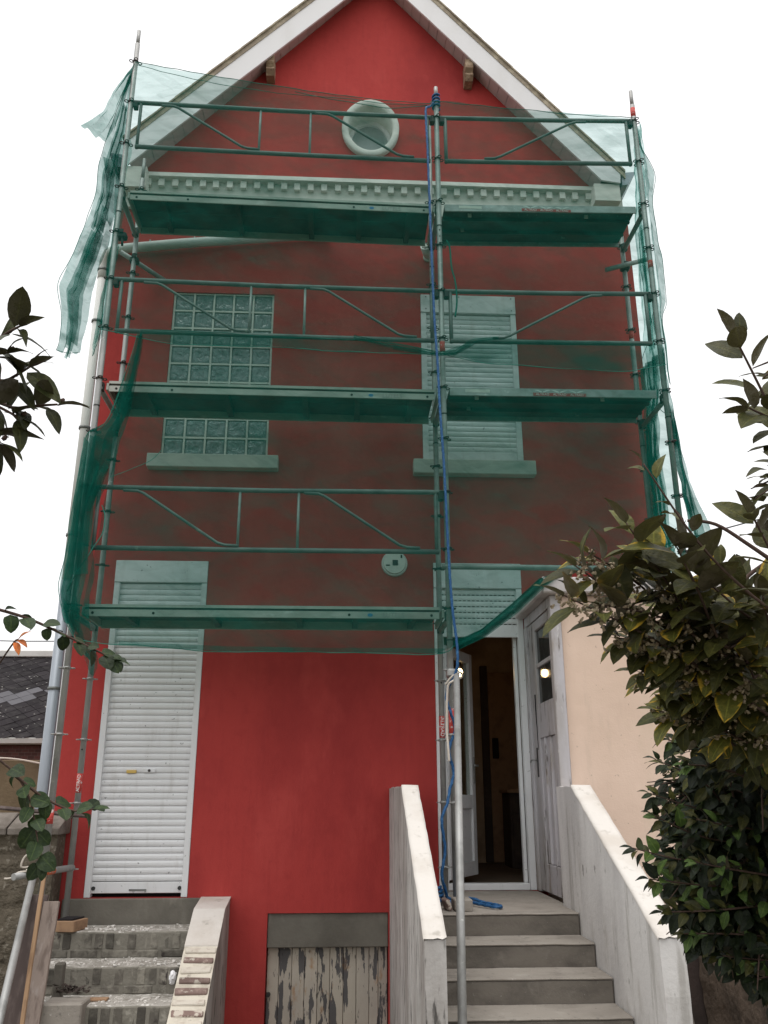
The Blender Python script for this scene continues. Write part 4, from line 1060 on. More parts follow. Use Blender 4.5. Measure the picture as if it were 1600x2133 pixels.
# decks
def shear(o, d):
    for v in o.data.vertices: v.co.z += cz(d, v.co.x) - d
    return o
def deck_left(d, dz):
    dk = part('deck', sf, (1.5, 0.3, d))
    d0 = d; d = d + dz
    def B(name, *a, par=dk, mt='deck', bev=0.0):
        bm = bmesh.new(); b_box(bm, *a, bev)
        bmesh.ops.subdivide_edges(bm, edges=[e for e in bm.edges if abs(e.verts[0].co.x - e.verts[1].co.x) > 1], cuts=3)
        return shear(link(name, me_from(bm, name), M[mt], par), d0)
    er = B('edge_rail', 0.075, 2.925, 0.036, 0.048, d - 0.098, d - 0.040, bev=0.003)
    B('edge_lip', 0.075, 2.925, 0.030, 0.052, d - 0.024, d, par=er)
    B('edge_groove', 0.076, 2.924, 0.046, 0.054, d - 0.0395, d - 0.0245, par=er, mt='iron')
    B('edge_rail', 0.075, 2.925, 0.548, 0.560, d - 0.10, d, bev=0.003)
    B('deck_plank', 0.078, 2.922, 0.056, 0.295, d - 0.028, d - 0.004, mt='deckply')
    B('deck_plank', 0.078, 2.922, 0.302, 0.546, d - 0.028, d - 0.004, mt='deckply')
    for x in (0.35, 1.05, 1.75, 2.22, 2.70): B('cross_rib', x, x + 0.05, 0.056, 0.546, d - 0.085, d - 0.029, mt='deckply')
    for x in (0.14, 0.62, 2.19, 2.86):
        o = tube('bolt_hole', [(x, 0.0362, cz(d, x) - 0.069), (x, 0.0335, cz(d, x) - 0.069)], 0.011, M['nearblack'], er, 10)
    bmo = bmesh.new(); sweep(bmo, [(2.36, 0.0355, cz(d, 2.36) - 0.069), (2.36, 0.0345, cz(d, 2.36) - 0.069)], 0.014, 12)
    for v in bmo.verts: v.co.x = 2.36 + (v.co.x - 2.36) * 1.6
    link('blue_mark', me_from(bmo, 'blue_mark'), M['labelblue'], er)
    text('faint_letters', 'LUTELS', (2.55, 0.0352, cz(d, 2.55) - 0.070), 0.055, M['deckmark'], er, ext=0.0005)
    for x in (0.055, 2.945):
        B('end_beam', min(x, x + 0.02), max(x, x + 0.02) , 0.03, 0.56, d - 0.085, d - 0.02)
    return dk
M['deckmark'] = mat('faint_print', (0.28, 0.28, 0.27), rough=0.7)
def deck_right(d, dz):
    dk = part('deck', sf, (4, 0.3, d)); d0 = d; d = d + dz
    def B(name, *a, par=dk, mt='alu', bev=0.0):
        bm = bmesh.new(); b_box(bm, *a, bev)
        bmesh.ops.subdivide_edges(bm, edges=[e for e in bm.edges if abs(e.verts[0].co.x - e.verts[1].co.x) > 1], cuts=3)
        return shear(link(name, me_from(bm, name), M[mt], par), d0)
    er = B('edge_rail', 3.06, 4.935, 0.036, 0.050, d - 0.078, d, bev=0.003)
    B('edge_rail', 3.06, 4.935, 0.578, 0.590, d - 0.078, d, bev=0.003)
    pl = B('deck_panel', 3.062, 4.933, 0.052, 0.576, d - 0.03, d - 0.004, mt='deckply')
    for y in (0.20, 0.40): B('stiffener', 3.07, 4.925, y, y + 0.03, d - 0.065, d - 0.031, mt='deckply')
    # daylight through drain holes, put in as pale specks
    bmh = bmesh.new()
    for i in range(40):
        if RND.random() < 0.35: continue
        x = 3.12 + i * 0.045; y = 0.09 + 0.05 * (i % 2)
        b_box(bmh, x, x + 0.006, y, y + 0.006, cz(d, x) - 0.0325, cz(d, x) - 0.0305)
    link('daylight_specks', me_from(bmh, 'daylight_specks'), M['galv'], pl, kind='stuff')
    for (x, y) in ((3.30, 0.13), (4.45, 0.13), (3.26, 0.36), (4.3, 0.45)):
        box('rivet', x, x + 0.035, y, y + 0.008, cz(d, x) - 0.068, cz(d, x) - 0.031, M['labelwhite'] if y < 0.2 else M['galv'], pl)
    # printed label: red strip, wing marks, name three times
    xl, zl = 4.05, cz(d, 4.05)
    box('label', xl - 0.24, xl + 0.24, 0.0335, 0.0355, zl - 0.074, zl - 0.044, M['labelred'], er)
    for i in (-1, 0, 1):
        text('label_letters', 'ALTRAD', (xl + i * 0.155, 0.0330, zl - 0.059), 0.032, M['labelwhite'], er, ext=0.0004)
        bmw = bmesh.new(); cx_ = xl + i * 0.155
        for s in (-1, 1):
            q = [(0, -0.036), (0.012 * s, -0.028), (0.04 * s, -0.016), (0.075 * s, -0.017), (0.045 * s, -0.026), (0.012 * s, -0.040)]
            vsw = [bmw.verts.new((cx_ + p[0], 0.0345 if s > 0 else 0.0346, zl + p[1])) for p in q]; bmw.faces.new(vsw)
        link('wing_mark', me_from(bmw, 'wing_mark'), M['labelwhite'], er)
    box('pale_label', 3.20, 3.42, 0.0340, 0.0355, cz(d, 3.3) - 0.048, cz(d, 3.3) - 0.018, M['corn'], er)
    return dk
for d in (0.02, 2.0, 4.0): deck_left(d, -0.005)
for d in (2.02, 4.0): deck_right(d, 0.005)
for d in (0.0, 2.0, 4.0):
    for x in (0.0, 3.0, 5.0):
        if x == 5 and d == 0: continue
        z = cz(d, x) - 0.075
        tube('transom', [(x, 0.0, z), (x, YB, z)], 0.0242, M['galv'], sf, 10)
        box('wedge_head', x - 0.03, x + 0.03, 0.028, 0.075, z - 0.02, z + 0.06, M['iron'], sf, 0.006)
        box('wedge_head', x - 0.03, x + 0.03, YB - 0.075, YB - 0.028, z - 0.02, z + 0.06, M['iron'], sf, 0.006)
# short wall ties with couplers
def coupler(x, y, z, par):
    bm = bmesh.new(); b_box(bm, x - 0.045, x + 0.045, y - 0.04, y + 0.04, z - 0.03, z + 0.03, 0.012); b_box(bm, x - 0.02, x + 0.02, y - 0.055, y - 0.035, z + 0.01, z + 0.05, 0.004)
    return link('coupler', me_from(bm, 'coupler'), M['iron'], par)
t1 = tube('wall_tie', [(-0.13, 0.62, 3.72), (0.30, 0.88, 3.55)], 0.0242, M['galv'], sf, 12); coupler(0.0, YB + 0.02, 3.66, t1)
t2 = tube('wall_tie', [(4.78, 0.60, 3.66), (5.22, 0.60, 3.80)], 0.0242, M['galv'], sf, 12); coupler(5.0, YB - 0.02, 3.72, t2)
c0 = coupler(0.05, 0.02, 3.47, sf); tube('coupler_bolt', [(0.06, 0.0, 3.44), (0.065, 0.0, 3.36)], 0.012, M['iron'], c0, 8)
tube('transom', [(0.02, YB - 0.02, -1.985), (-0.10, 0.02, -1.985), (-0.17, -0.12, -1.99)], 0.0242, M['galv'], sf, 12)
tube('orange_tape', [(-0.035, 0.34, -1.985), (-0.062, 0.20, -1.985)], 0.0256, M['orange'], sf, 12)

# raking props
rk = thing('raking_tube', 'pale steel tube leaning from the stair landing up to the middle post', 'tube', (2.72, -2.2, -2.87))
a = Vector((3.035, -0.085, -0.545)); b = Vector((2.775, -1.85, -2.535)); dd = (b - a).normalized(); c = b + dd * 0.42
tube('tube', [a, c], 0.0242, M['galv'], rk, 16)
box('clamp', 2.965, 3.065, -0.075, 0.035, -0.56, -0.50, M['galv'], rk, 0.012)
tube('lashing', smooth_path([(2.95, -0.06, -0.62), (3.0, -0.10, -0.56), (3.06, -0.11, -0.53), (3.08, -0.05, -0.56), (3.0, -0.12, -0.60), (2.96, -0.10, -0.66), (2.95, -0.08, -0.95), (2.955, -0.09, -1.1), (2.96, -0.09, -1.2)], 5), 0.009, M['cord'], rk, 6)
rk2 = thing('raking_tube', 'steel tube slanting down from the lashed corner beside the mossy wall', 'tube', (0.25, -1.3, -2.6))
a = Vector((-0.06, -0.02, -1.955)); b = Vector((0.161, -1.0, -2.597)); dd = (b - a).normalized()
tube('tube', [a - dd * 0.03, b + dd * 0.95], 0.0242, M['galv'], rk2, 14)
pts_ = [(-0.10, -0.03, -1.94), (-0.05, -0.06, -1.93), (0.0, -0.03, -1.96), (-0.02, 0.04, -1.99), (-0.09, 0.03, -1.99), (-0.11, -0.04, -1.95), (-0.04, -0.07, -1.97), (0.01, -0.02, -1.93), (-0.08, 0.02, -1.93), (-0.15, -0.04, -1.93), (-0.13, -0.05, -1.86), (-0.08, -0.06, -1.84)]
tube('lashing', smooth_path(pts_, 5), 0.007, M['cord'], rk2, 6)
tube('lashing_end', smooth_path([(-0.10, -0.04, -1.96), (-0.16, -0.06, -1.965), (-0.20, -0.07, -2.0), (-0.25, -0.07, -2.005)], 4), 0.006, M['cord'], rk2, 6)

# planks, stake, batten, block
def slant(name, p0, p1, wd, th, mt, label, cat):
    p0 = Vector(p0); p1 = Vector(p1); ax = (p1 - p0); L_ = ax.length; ax.normalize()
    sx = Vector((1, 0, 0)); sx = (sx - ax * sx.dot(ax)).normalized(); sy = ax.cross(sx)
    bm = bmesh.new(); b_box(bm, -wd / 2, wd / 2, -th / 2, th / 2, 0, L_, 0.003)
    bmesh.ops.subdivide_edges(bm, edges=[e for e in bm.edges if abs(e.verts[0].co.z - e.verts[1].co.z) > 0.5], cuts=8)
    for v in bm.verts:
        c_ = v.co + noise.noise_vector(v.co * 5) * 0.004
        v.co = p0 + sx * c_.x + sy * c_.y + ax * c_.z
    o = link(name, me_from(bm, name), M[mt]); tag(o, label, cat); return o
slant('plank', (0.165, -0.55, GZ), (0.165, -0.28, -2.135), 0.105, 0.028, 'plank', 'pale weathered plank leaning upright left of the brick steps', 'plank')
slant('plank', (-0.02, -0.46, GZ), (0.055, -0.20, -2.10), 0.12, 0.028, 'plankd', 'dark stained plank leaning against the mossy wall', 'plank')
slant('stake', (0.155, -0.66, GZ), (0.112, -0.33, -1.82), 0.026, 0.022, 'stake', 'thin orange-brown wooden stake in front of the pale plank', 'stake')
slant('batten', (-0.9, 0.44, -1.50), (0.16, 0.50, -1.598), 0.02, 0.035, 'plankd', 'thin dark batten lying across the top of the mossy wall', 'batten')
blk = thing('wooden_block', 'tan wooden block with a slate on it at the end of the top brick step', 'block', (0.14, 0.5, -2.42))
prism('block', [(0.00, 0.42), (0.145, 0.40), (0.195, 0.60), (0.03, 0.62)], 'z', -2.421, -2.345, M['tan'], blk, 0.004)
prism('slate', [(0.01, 0.44), (0.12, 0.43), (0.165, 0.60), (0.03, 0.61)], 'z', -2.344, -2.333, M['slate'], blk)
cb = box('concrete_block', 0.19, 0.455, -0.36, -0.14, -2.98, -2.745, M['conc'], None, 0.01); tag(cb, 'grey concrete block standing on the lower brick step', 'block')
cb2 = box('concrete_post', 0.175, 0.235, -0.10, -0.02, -2.781, -2.55, M['concd'], None, 0.008); tag(cb2, 'dark upright concrete stub behind the grey block', 'post')
bd = box('board', 0.33, 0.56, -0.13, -0.06, -2.779, -2.765, M['tan'], None, 0.002); tag(bd, 'thin tan offcut board on the third brick step', 'board')
bm = bmesh.new()
for i in range(60):
    c_ = Vector((RND.gauss(0.33, 0.05), RND.gauss(-0.13, 0.03), -2.72 + abs(RND.gauss(0, 0.02))))
    v_ = [c_ + Vector((RND.uniform(-0.03, 0.03), RND.uniform(-0.03, 0.03), RND.uniform(-0.012, 0.02))) for _ in range(4)]
    bm.faces.new([bm.verts.new(q) for q in v_])
dl = link('dead_leaves', me_from(bm, 'dead_leaves'), M['innerdark'], kind='stuff'); tag(dl, 'clump of dead brown leaves on the concrete block', 'leaves')
bag = bmesh.new(); bmesh.ops.create_icosphere(bag, subdivisions=3, radius=1)
for v in bag.verts:
    v.co = Vector((0.975 + v.co.x * 0.022, 0.0 + v.co.y * 0.05, -2.66 + v.co.z * 0.045)) + noise.noise_vector(v.co * 2.2) * 0.012
bg_ = link('crumpled_bag', me_from(bag, 'crumpled_bag'), M['white']); tag(bg_, 'crumpled white scrap of plastic on the brick steps beside the cheek', 'scrap')
# brick pieces on the landing
lb = link('brick', brick_mesh(0.125, 0.20, 0.075, 55, 0.006), M['conc'], None, (2.99, -0.36, -2.162)); tag(lb, 'pale cement block by the foot of the middle post', 'block')
lb2 = link('brick_fragment', brick_mesh(0.03, 0.16, 0.07, 66, 0.005), M['brick'], None, (2.885, -0.36, -2.162)); tag(lb2, 'slim broken brick leaning beside the cement block on the landing', 'brick')
lb2.rotation_euler = (0, -0.35, 0.1)
pot = bmesh.new(); sweep(pot, [(4.05, -1.35, GZ), (4.06, -1.36, -2.75), (4.06, -1.36, -2.62), (4.06, -1.36, -2.55)], [0.10, 0.12, 0.10, 0.04], 20)
po = link('stone_bollard', me_from(pot, 'stone_bollard', True), M['coping']); tag(po, 'rounded pale stone top behind the right cheek wall', 'stone')

# blue rope
rp = thing('rope', 'blue twisted rope hanging down the middle post to the landing', 'rope', (3.0, -0.1, -2.2))
pth = [(2.97, -0.045, 5.10), (2.93, -0.06, 5.03), (2.885, -0.10, 4.96), (2.885, -0.11, 4.72), (2.89, -0.12, 4.52), (2.90, -0.12, 3.86), (2.91, -0.12, 3.12), (2.92, -0.12, 2.62), (2.94, -0.12, 2.15), (2.95, -0.12, 1.73),
       (2.97, -0.12, 1.28), (2.98, -0.12, 0.94), (2.99, -0.12, 0.48), (3.01, -0.12, 0.0), (3.04, -0.12, -0.31), (3.035, -0.12, -0.50), (2.98, -0.07, -0.62), (2.955, -0.05, -0.72), (2.985, -0.07, -0.84),
       (3.02, -0.02, -0.95), (2.975, -0.04, -1.08), (2.965, -0.06, -1.15), (3.0, -0.03, -1.28), (2.965, -0.05, -1.40), (2.94, -0.08, -1.50), (2.89, -0.12, -1.62), (2.91, -0.12, -1.82), (2.88, -0.14, -1.99), (2.91, -0.1, -2.10),
       (2.93, -0.05, -2.155), (3.0, -0.02, -2.165), (3.10, -0.05, -2.16), (3.17, -0.15, -2.175), (3.24, -0.26, -2.18), (3.27, -0.34, -2.182), (3.22, -0.37, -2.182), (3.14, -0.24, -2.178), (3.05, -0.10, -2.172), (2.93, -0.15, -2.17), (2.86, -0.10, -2.17), (2.82, -0.2, -2.18), (2.80, -0.35, -2.182)]
tube('strand', smooth_path(pth, 14), 0.0105, M['rope'], rp, 12, lobes=3, twist=28.0)
kn = []
for i in range(60):
    a = i * 0.42; kn.append((3.0 + 0.034 * math.cos(a), 0.0 + 0.034 * math.sin(a), 5.06 + 0.0028 * i))
tube('knot', kn, 0.0105, M['rope'], rp, 8)
kc = []
for i in range(50):
    a = i * 0.5; kc.append((2.86 + 0.05 * math.cos(a) * (1 - i / 90), -0.02 + 0.09 * math.sin(a), -2.185 + 0.0022 * i))
tube('coil', kc, 0.0105, M['rope'], rp, 8)
gr = tube('cord', smooth_path([(3.06, -0.03, 3.5), (3.09, -0.03, 3.42), (3.10, -0.04, 3.2), (3.13, -0.04, 3.05), (3.14, -0.04, 2.85), (3.12, -0.04, 2.68)], 6), 0.008, M['hem'], None, 6)
tag(gr, 'teal cord hanging beside the middle post below the top deck', 'cord')
# ================================================================== DEBRIS NETS
n2 = None
def resample(pts, n):
    pts = [Vector(p) for p in pts]; L_ = [0.0]
    for a, b in zip(pts, pts[1:]): L_.append(L_[-1] + (b - a).length)
    out = []; k = 0
    for i in range(n + 1):
        s = L_[-1] * i / n
        while k < len(pts) - 2 and L_[k + 1] < s: k += 1
        t = (s - L_[k]) / max(1e-6, L_[k + 1] - L_[k]); out.append(pts[k].lerp(pts[k + 1], min(1, max(0, t))))
    return out

def net_grid(name, A, B, na, nb_, parent, waves=0, wamp=0.0, wdir=(0, 1, 0), namp=0.02, nsc=2.0, seed=0.0, taper=True, mt='net'):
    A = resample(A, na); B = resample(B, na); wd = Vector(wdir)
    bm = bmesh.new(); vs = {}
    for i in range(na + 1):
        for j in range(nb_ + 1):
            t = j / nb_; p = A[i].lerp(B[i], t)
            e = math.sin(math.pi * t) ** 0.5 if taper else 1.0
            q = Vector((p.x * nsc + seed, seed * 1.3, p.z * nsc * 0.8))
            off = namp * noise.noise(q) + namp * 0.5 * noise.noise(q * 2.7 + Vector((5, 1, 2)))
            off += namp * 0.9 * (abs(noise.noise(Vector((p.x * 0.9 + p.z * 1.3 + seed, seed, p.x * 1.4 - p.z * 0.6)) * 2.1)) - 0.25)
            if waves: off += wamp * math.sin(2 * math.pi * waves * t + 2.5 * noise.noise(Vector((seed, 0, p.z * 1.3)))) * e
            if wamp == 0: pass
            vs[i, j] = bm.verts.new(p + wd * off)
    for i in range(na):
        for j in range(nb_): bm.faces.new((vs[i, j], vs[i + 1, j], vs[i + 1, j + 1], vs[i, j + 1]))
    me = bpy.data.meshes.new(name); bm.to_mesh(me); bm.free()
    for p_ in me.polygons: p_.use_smooth = True
    return link(name, me, M['netfold' if name in ('loose_end', 'corner_wrap', 'rolled_hem') else ('netlow' if parent == n2 else 'net')], parent)

def hem(pts, par, r=0.0035, name='hem', jit=0.01, sub=6):
    ps = smooth_path(pts, sub)
    ps = [p + noise.noise_vector(p * 5) * jit for p in ps]
    return tube(name, ps, r, M['hem'], par, 5)

X3 = lambda l, y: [(a, y, b) for a, b in l]
n1 = thing('debris_net', 'upper green debris net hung across the top two guardrails', 'net', (2.5, -0.08, 2.3))
top = [(0.02, 5.42), (0.67, 5.31), (1.15, 5.23), (1.72, 5.15), (2.28, 5.085), (2.88, 5.05), (2.97, 5.08), (3.43, 5.05), (3.91, 5.015), (4.39, 4.985), (4.98, 4.975)]
bot = [(-0.02, 2.43), (0.33, 2.36), (0.70, 2.30), (1.50, 2.30), (2.05, 2.27), (2.78, 2.27), (2.97, 2.28), (3.07, 2.25), (3.32, 2.20), (3.67, 2.17), (4.18, 2.15), (4.62, 2.14), (4.82, 2.18), (5.0, 2.22)]
net_grid('front_sheet', X3(top, -0.075), X3(bot, -0.085), 110, 60, n1, namp=0.035, nsc=1.7, seed=1.0)
hem(X3(top, -0.08), n1); hem(X3(bot, -0.09), n1)
hem([(0.05, -0.08, 5.38), (0.6, -0.08, 5.24), (1.3, -0.08, 5.12), (2.0, -0.085, 5.07), (2.5, -0.08, 5.03), (2.9, -0.06, 5.05)], n1, 0.003, 'tie_cord')
hem([(1.6, -0.08, 5.13), (2.1, -0.08, 5.03), (2.55, -0.08, 4.98), (2.9, -0.06, 5.04)], n1, 0.0035, 'tie_cord')
# gathered fold round the middle post
net_grid('gathered_fold', [(2.2, -0.08, 2.45), (2.6, -0.09, 2.36), (2.95, -0.10, 2.29), (3.10, -0.10, 2.31), (3.25, -0.09, 2.43), (3.5, -0.07, 2.47)],
         [(2.2, -0.09, 2.40), (2.6, -0.10, 2.29), (2.95, -0.11, 2.24), (3.10, -0.11, 2.26), (3.30, -0.10, 2.38), (3.5, -0.08, 2.44)], 40, 8, n1, waves=2.5, wamp=0.02, namp=0.015, seed=4)
net_grid('gathered_fold', [(2.55, -0.09, 2.36), (2.95, -0.11, 2.27), (3.10, -0.11, 2.28), (3.22, -0.10, 2.40)], [(2.55, -0.10, 2.30), (2.95, -0.12, 2.235), (3.10, -0.12, 2.25), (3.27, -0.11, 2.36)], 30, 6, n1, waves=2, wamp=0.02, namp=0.015, seed=5)
# loose left end blowing out beyond the corner post
net_grid('loose_end', [(0.0, 0.0, 5.47), (-0.10, 0.0, 5.28), (-0.18, -0.02, 5.12), (-0.25, -0.04, 4.83), (-0.34, -0.06, 4.72), (-0.43, -0.08, 4.64)],
         [(0.0, 0.02, 5.44), (-0.07, 0.05, 5.15), (-0.11, 0.04, 4.92), (-0.14, 0.02, 4.72), (-0.17, 0.0, 4.60), (-0.20, -0.02, 4.50)], 34, 12, n1, waves=2.2, wamp=0.035, namp=0.03, nsc=4, seed=9)
Bo = [(0.0, 0.0, 5.46), (-0.11, 0.02, 5.05), (-0.20, 0.03, 4.6), (-0.245, 0.03, 4.25), (-0.24, 0.02, 3.94), (-0.29, 0.0, 3.6), (-0.36, -0.02, 3.25), (-0.45, -0.03, 2.92), (-0.385, -0.03, 2.6), (-0.37, -0.03, 2.35), (-0.39, -0.03, 2.25)]
Bi = [(0.0, 0.06, 5.45), (-0.025, 0.08, 5.0), (-0.035, 0.10, 4.6), (-0.04, 0.10, 4.25), (-0.05, 0.10, 3.9), (-0.08, 0.10, 3.55), (-0.13, 0.08, 3.2), (-0.17, 0.06, 2.9), (-0.175, 0.05, 2.6), (-0.20, 0.04, 2.4), (-0.21, 0.03, 2.27)]
net_grid('loose_end', Bo, Bi, 70, 18, n1, waves=1.6, wamp=0.06, namp=0.03, nsc=4, seed=11)
hem(Bo, n1, 0.003); hem([Bo[-1], (-0.30, 0.0, 2.245), Bi[-1]], n1, 0.003)
mid_o = [(a * 0.86 + b * 0.14) for a, b in zip([Vector(p) for p in Bo], [Vector(p) for p in Bi])]
mid_i = [(a * 0.35 + b * 0.65) for a, b in zip([Vector(p) for p in Bo], [Vector(p) for p in Bi])]
net_grid('loose_end', [p + Vector((0, 0.08, 0)) for p in mid_o[5:10]], [p + Vector((0, 0.08, 0)) for p in mid_i[5:10]], 50, 12, n1, waves=1.3, wamp=0.05, namp=0.03, nsc=4, seed=13)
net_grid('loose_end', [(-0.22, 0.05, 4.38), (-0.17, 0.06, 4.15), (-0.15, 0.06, 3.95), (-0.14, 0.06, 3.70)], [(-0.03, 0.10, 4.42), (-0.03, 0.12, 4.1), (-0.04, 0.12, 3.85), (-0.09, 0.10, 3.62)], 30, 10, n1, waves=1.4, wamp=0.04, namp=0.03, nsc=4, seed=15)
net_grid('loose_end', [p + Vector((0, 0.04, 0)) for p in mid_o[1:6]], [p + Vector((0, 0.04, 0)) for p in mid_i[1:6]], 50, 12, n1, waves=2.1, wamp=0.05, namp=0.04, nsc=5, seed=14)
net_grid('loose_end', [p + Vector((0, 0.14, 0)) for p in mid_o[4:11]], [p + Vector((-0.05, 0.14, 0)) for p in mid_i[4:11]], 50, 10, n1, waves=1.2, wamp=0.04, namp=0.04, nsc=5, seed=16)
net_grid('side_sheet', [(-0.03, -0.04, 5.3), (-0.04, -0.03, 4.3), (-0.05, -0.03, 3.4), (-0.03, -0.04, 2.42)], [(-0.05, 0.35, 4.6), (-0.08, 0.42, 3.9), (-0.14, 0.45, 3.2), (-0.22, 0.42, 2.44)], 40, 16, n1, waves=1.2, wamp=0.03, wdir=(1, 0, 0), namp=0.03, nsc=3, seed=17)
hem([(-0.03, -0.04, 2.42), (-0.12, 0.2, 2.43), (-0.22, 0.42, 2.44)], n1, 0.003)
# right corner: thin outer flare and the wrapped side
Ro = [(5.03, 0.06, 5.06), (5.06, 0.08, 4.81), (5.19, 0.10, 4.46), (5.14, 0.10, 4.12), (5.14, 0.10, 3.67), (5.165, 0.10, 3.46), (5.155, 0.10, 3.0), (5.09, 0.08, 2.82), (5.09, 0.08, 2.5), (5.08, 0.06, 2.1)]
Ri = [(5.0, -0.04, 5.02), (5.02, -0.04, 4.8), (5.03, -0.04, 4.5), (5.03, -0.04, 4.1), (5.03, -0.04, 3.7), (5.03, -0.04, 3.4), (5.03, -0.04, 3.0), (5.03, -0.04, 2.8), (5.03, -0.04, 2.5), (5.02, -0.05, 2.1)]
net_grid('loose_end', Ro, Ri, 60, 10, n1, waves=0.8, wamp=0.02, namp=0.02, nsc=4, seed=19); hem(Ro, n1, 0.003)
net_grid('side_sheet', [(5.04, -0.05, 4.95), (5.05, -0.05, 4.2), (5.05, -0.05, 3.2), (5.03, -0.05, 2.2)], [(5.04, 0.12, 4.9), (5.05, 0.34, 4.2), (5.06, 0.44, 3.3), (5.05, 0.50, 2.2)], 60, 24, n1, waves=3.2, wamp=0.028, wdir=(1, 0, 0), namp=0.03, nsc=3, seed=21)
net_grid('side_sheet', [(5.04, 0.12, 3.9), (5.05, 0.2, 3.4), (5.05, 0.2, 2.6)], [(5.06, 0.34, 3.9), (5.06, 0.40, 3.3), (5.06, 0.42, 2.6)], 30, 12, n1, waves=2.2, wamp=0.022, wdir=(1, 0, 0), namp=0.02, nsc=3, seed=23)

n2 = thing('debris_net', 'lower green debris net hung from the middle rail down past the lowest deck', 'net', (2.5, -0.07, -0.35))
top2 = [(0.32, 2.46), (0.9, 2.45), (1.5, 2.42), (2.3, 2.40), (2.8, 2.34), (2.96, 2.28), (3.12, 2.36), (3.4, 2.46), (4.0, 2.46), (4.5, 2.45), (5.0, 2.44)]
bot2 = [(0.06, -0.28), (0.28, -0.32), (0.59, -0.33), (1.08, -0.375), (1.9, -0.37), (2.85, -0.385), (3.03, -0.32), (3.24, -0.21), (3.48, -0.02), (3.70, 0.17), (4.0, 0.30), (4.4, 0.29), (5.0, 0.27)]
# split in two bays so that columns stay upright
t2a = [p for p in top2 if p[0] <= 2.96]; b2a = [p for p in bot2 if p[0] <= 3.03]
t2b = [p for p in top2 if p[0] >= 2.96]; b2b = [p for p in bot2 if p[0] >= 3.03]
net_grid('front_sheet', X3(t2a, -0.055), X3(b2a, -0.06), 90, 64, n2, namp=0.035, nsc=1.9, seed=31)
net_grid('front_sheet', X3(t2b, -0.055), [(a, -0.06 - (0.10 if 3.3 < a < 3.8 else 0.0), b) for a, b in b2b], 70, 50, n2, namp=0.035, nsc=1.9, seed=31)
hem(X3(t2a, -0.06), n2, 0.003); hem(X3(b2a, -0.065), n2, 0.0035)
net_grid('hem_fold', [(0.4, -0.075, -0.30), (1.2, -0.075, -0.335), (2.2, -0.075, -0.34), (2.95, -0.075, -0.34)], [(0.4, -0.08, -0.335), (1.2, -0.08, -0.375), (2.2, -0.08, -0.375), (2.95, -0.08, -0.38)], 50, 4, n2, namp=0.012, seed=33)
for s in range(3):
    net_grid('rolled_hem', [(3.02, -0.07, -0.30 + 0.01 * s), (3.24, -0.11, -0.19), (3.48, -0.17, 0.005), (3.70, -0.22, 0.20), (3.86, -0.20, 0.26)],
             [(3.04, -0.09, -0.36), (3.27, -0.13, -0.255 + 0.012 * s), (3.52, -0.19, -0.075 + 0.015 * s), (3.74, -0.24, 0.13 + 0.015 * s), (3.88, -0.22, 0.23)], 36, 8, n2, waves=1.5, wamp=0.018, namp=0.015, nsc=4, seed=35 + s)
# left corner wrap
Eo = [(0.30, -0.07, 2.40), (0.23, -0.09, 1.96), (0.12, -0.10, 1.55), (-0.02, -0.10, 1.44), (-0.045, -0.10, 1.25), (-0.06, -0.10, 0.95), (-0.075, -0.10, 0.7), (-0.075, -0.10, 0.42), (-0.10, -0.10, 0.22), (-0.105, -0.09, 0.10), (-0.03, -0.09, -0.13), (0.05, -0.08, -0.26), (0.15, -0.05, -0.42)]
Ei = [(0.36, -0.06, 2.38), (0.335, -0.08, 1.9), (0.31, -0.09, 1.6), (0.265, -0.09, 1.38), (0.235, -0.09, 1.15), (0.17, -0.09, 0.95), (0.11, -0.09, 0.75), (0.12, -0.09, 0.5), (0.16, -0.09, 0.22), (0.14, -0.09, 0.05), (0.16, -0.09, -0.15), (0.18, -0.07, -0.30), (0.20, -0.03, -0.46)]
net_grid('corner_wrap', Eo, Ei, 80, 16, n2, waves=1.3, wamp=0.022, namp=0.03, nsc=4, seed=41)
Em = [Vector(a) * 0.75 + Vector(b) * 0.25 for a, b in zip(Eo, Ei)]; En = [Vector(a) * 0.15 + Vector(b) * 0.85 for a, b in zip(Eo, Ei)]
net_grid('corner_wrap', [p + Vector((0, -0.02, 0)) for p in Em[:9]], [p + Vector((0, -0.02, 0)) for p in En[:9]], 60, 12, n2, waves=1.0, wamp=0.02, namp=0.03, nsc=4, seed=43)
net_grid('corner_wrap', [(-0.05, -0.08, 1.42), (-0.075, -0.07, 0.9), (-0.08, -0.06, 0.4), (-0.10, -0.06, 0.1), (-0.04, -0.06, -0.15)], [(-0.01, 0.30, 1.3), (-0.03, 0.34, 0.9), (-0.04, 0.34, 0.4), (-0.05, 0.32, 0.1), (0.0, 0.25, -0.2)], 40, 14, n2, waves=1.6, wamp=0.02, wdir=(1, 0, 0), namp=0.02, nsc=3, seed=45)
Ep = [Vector(a) * 0.95 + Vector(b) * 0.05 for a, b in zip(Eo, Ei)]; Eq = [Vector(a) * 0.45 + Vector(b) * 0.55 for a, b in zip(Eo, Ei)]
net_grid('corner_wrap', [p + Vector((0, 0.02, 0)) for p in Ep[3:13]], [p + Vector((0, 0.02, 0)) for p in Eq[3:13]], 60, 12, n2, waves=1.7, wamp=0.025, namp=0.03, nsc=4, seed=44)
net_grid('corner_wrap', [p + Vector((0, -0.035, 0)) for p in Eq[0:7]], [p + Vector((0.01, -0.035, 0)) for p in En[0:7]], 50, 10, n2, waves=1.4, wamp=0.02, namp=0.03, nsc=4, seed=46)
hem(Eo, n2, 0.003)
tube('knotted_end', smooth_path([(0.12, -0.04, -0.40), (0.14, 0.2, -0.50), (0.12, 0.45, -0.60), (0.05, 0.62, -0.72)], 4), [0.05] * 4 + [0.045] * 4 + [0.035] * 4 + [0.02], M['hem'], n2, 8) if False else None
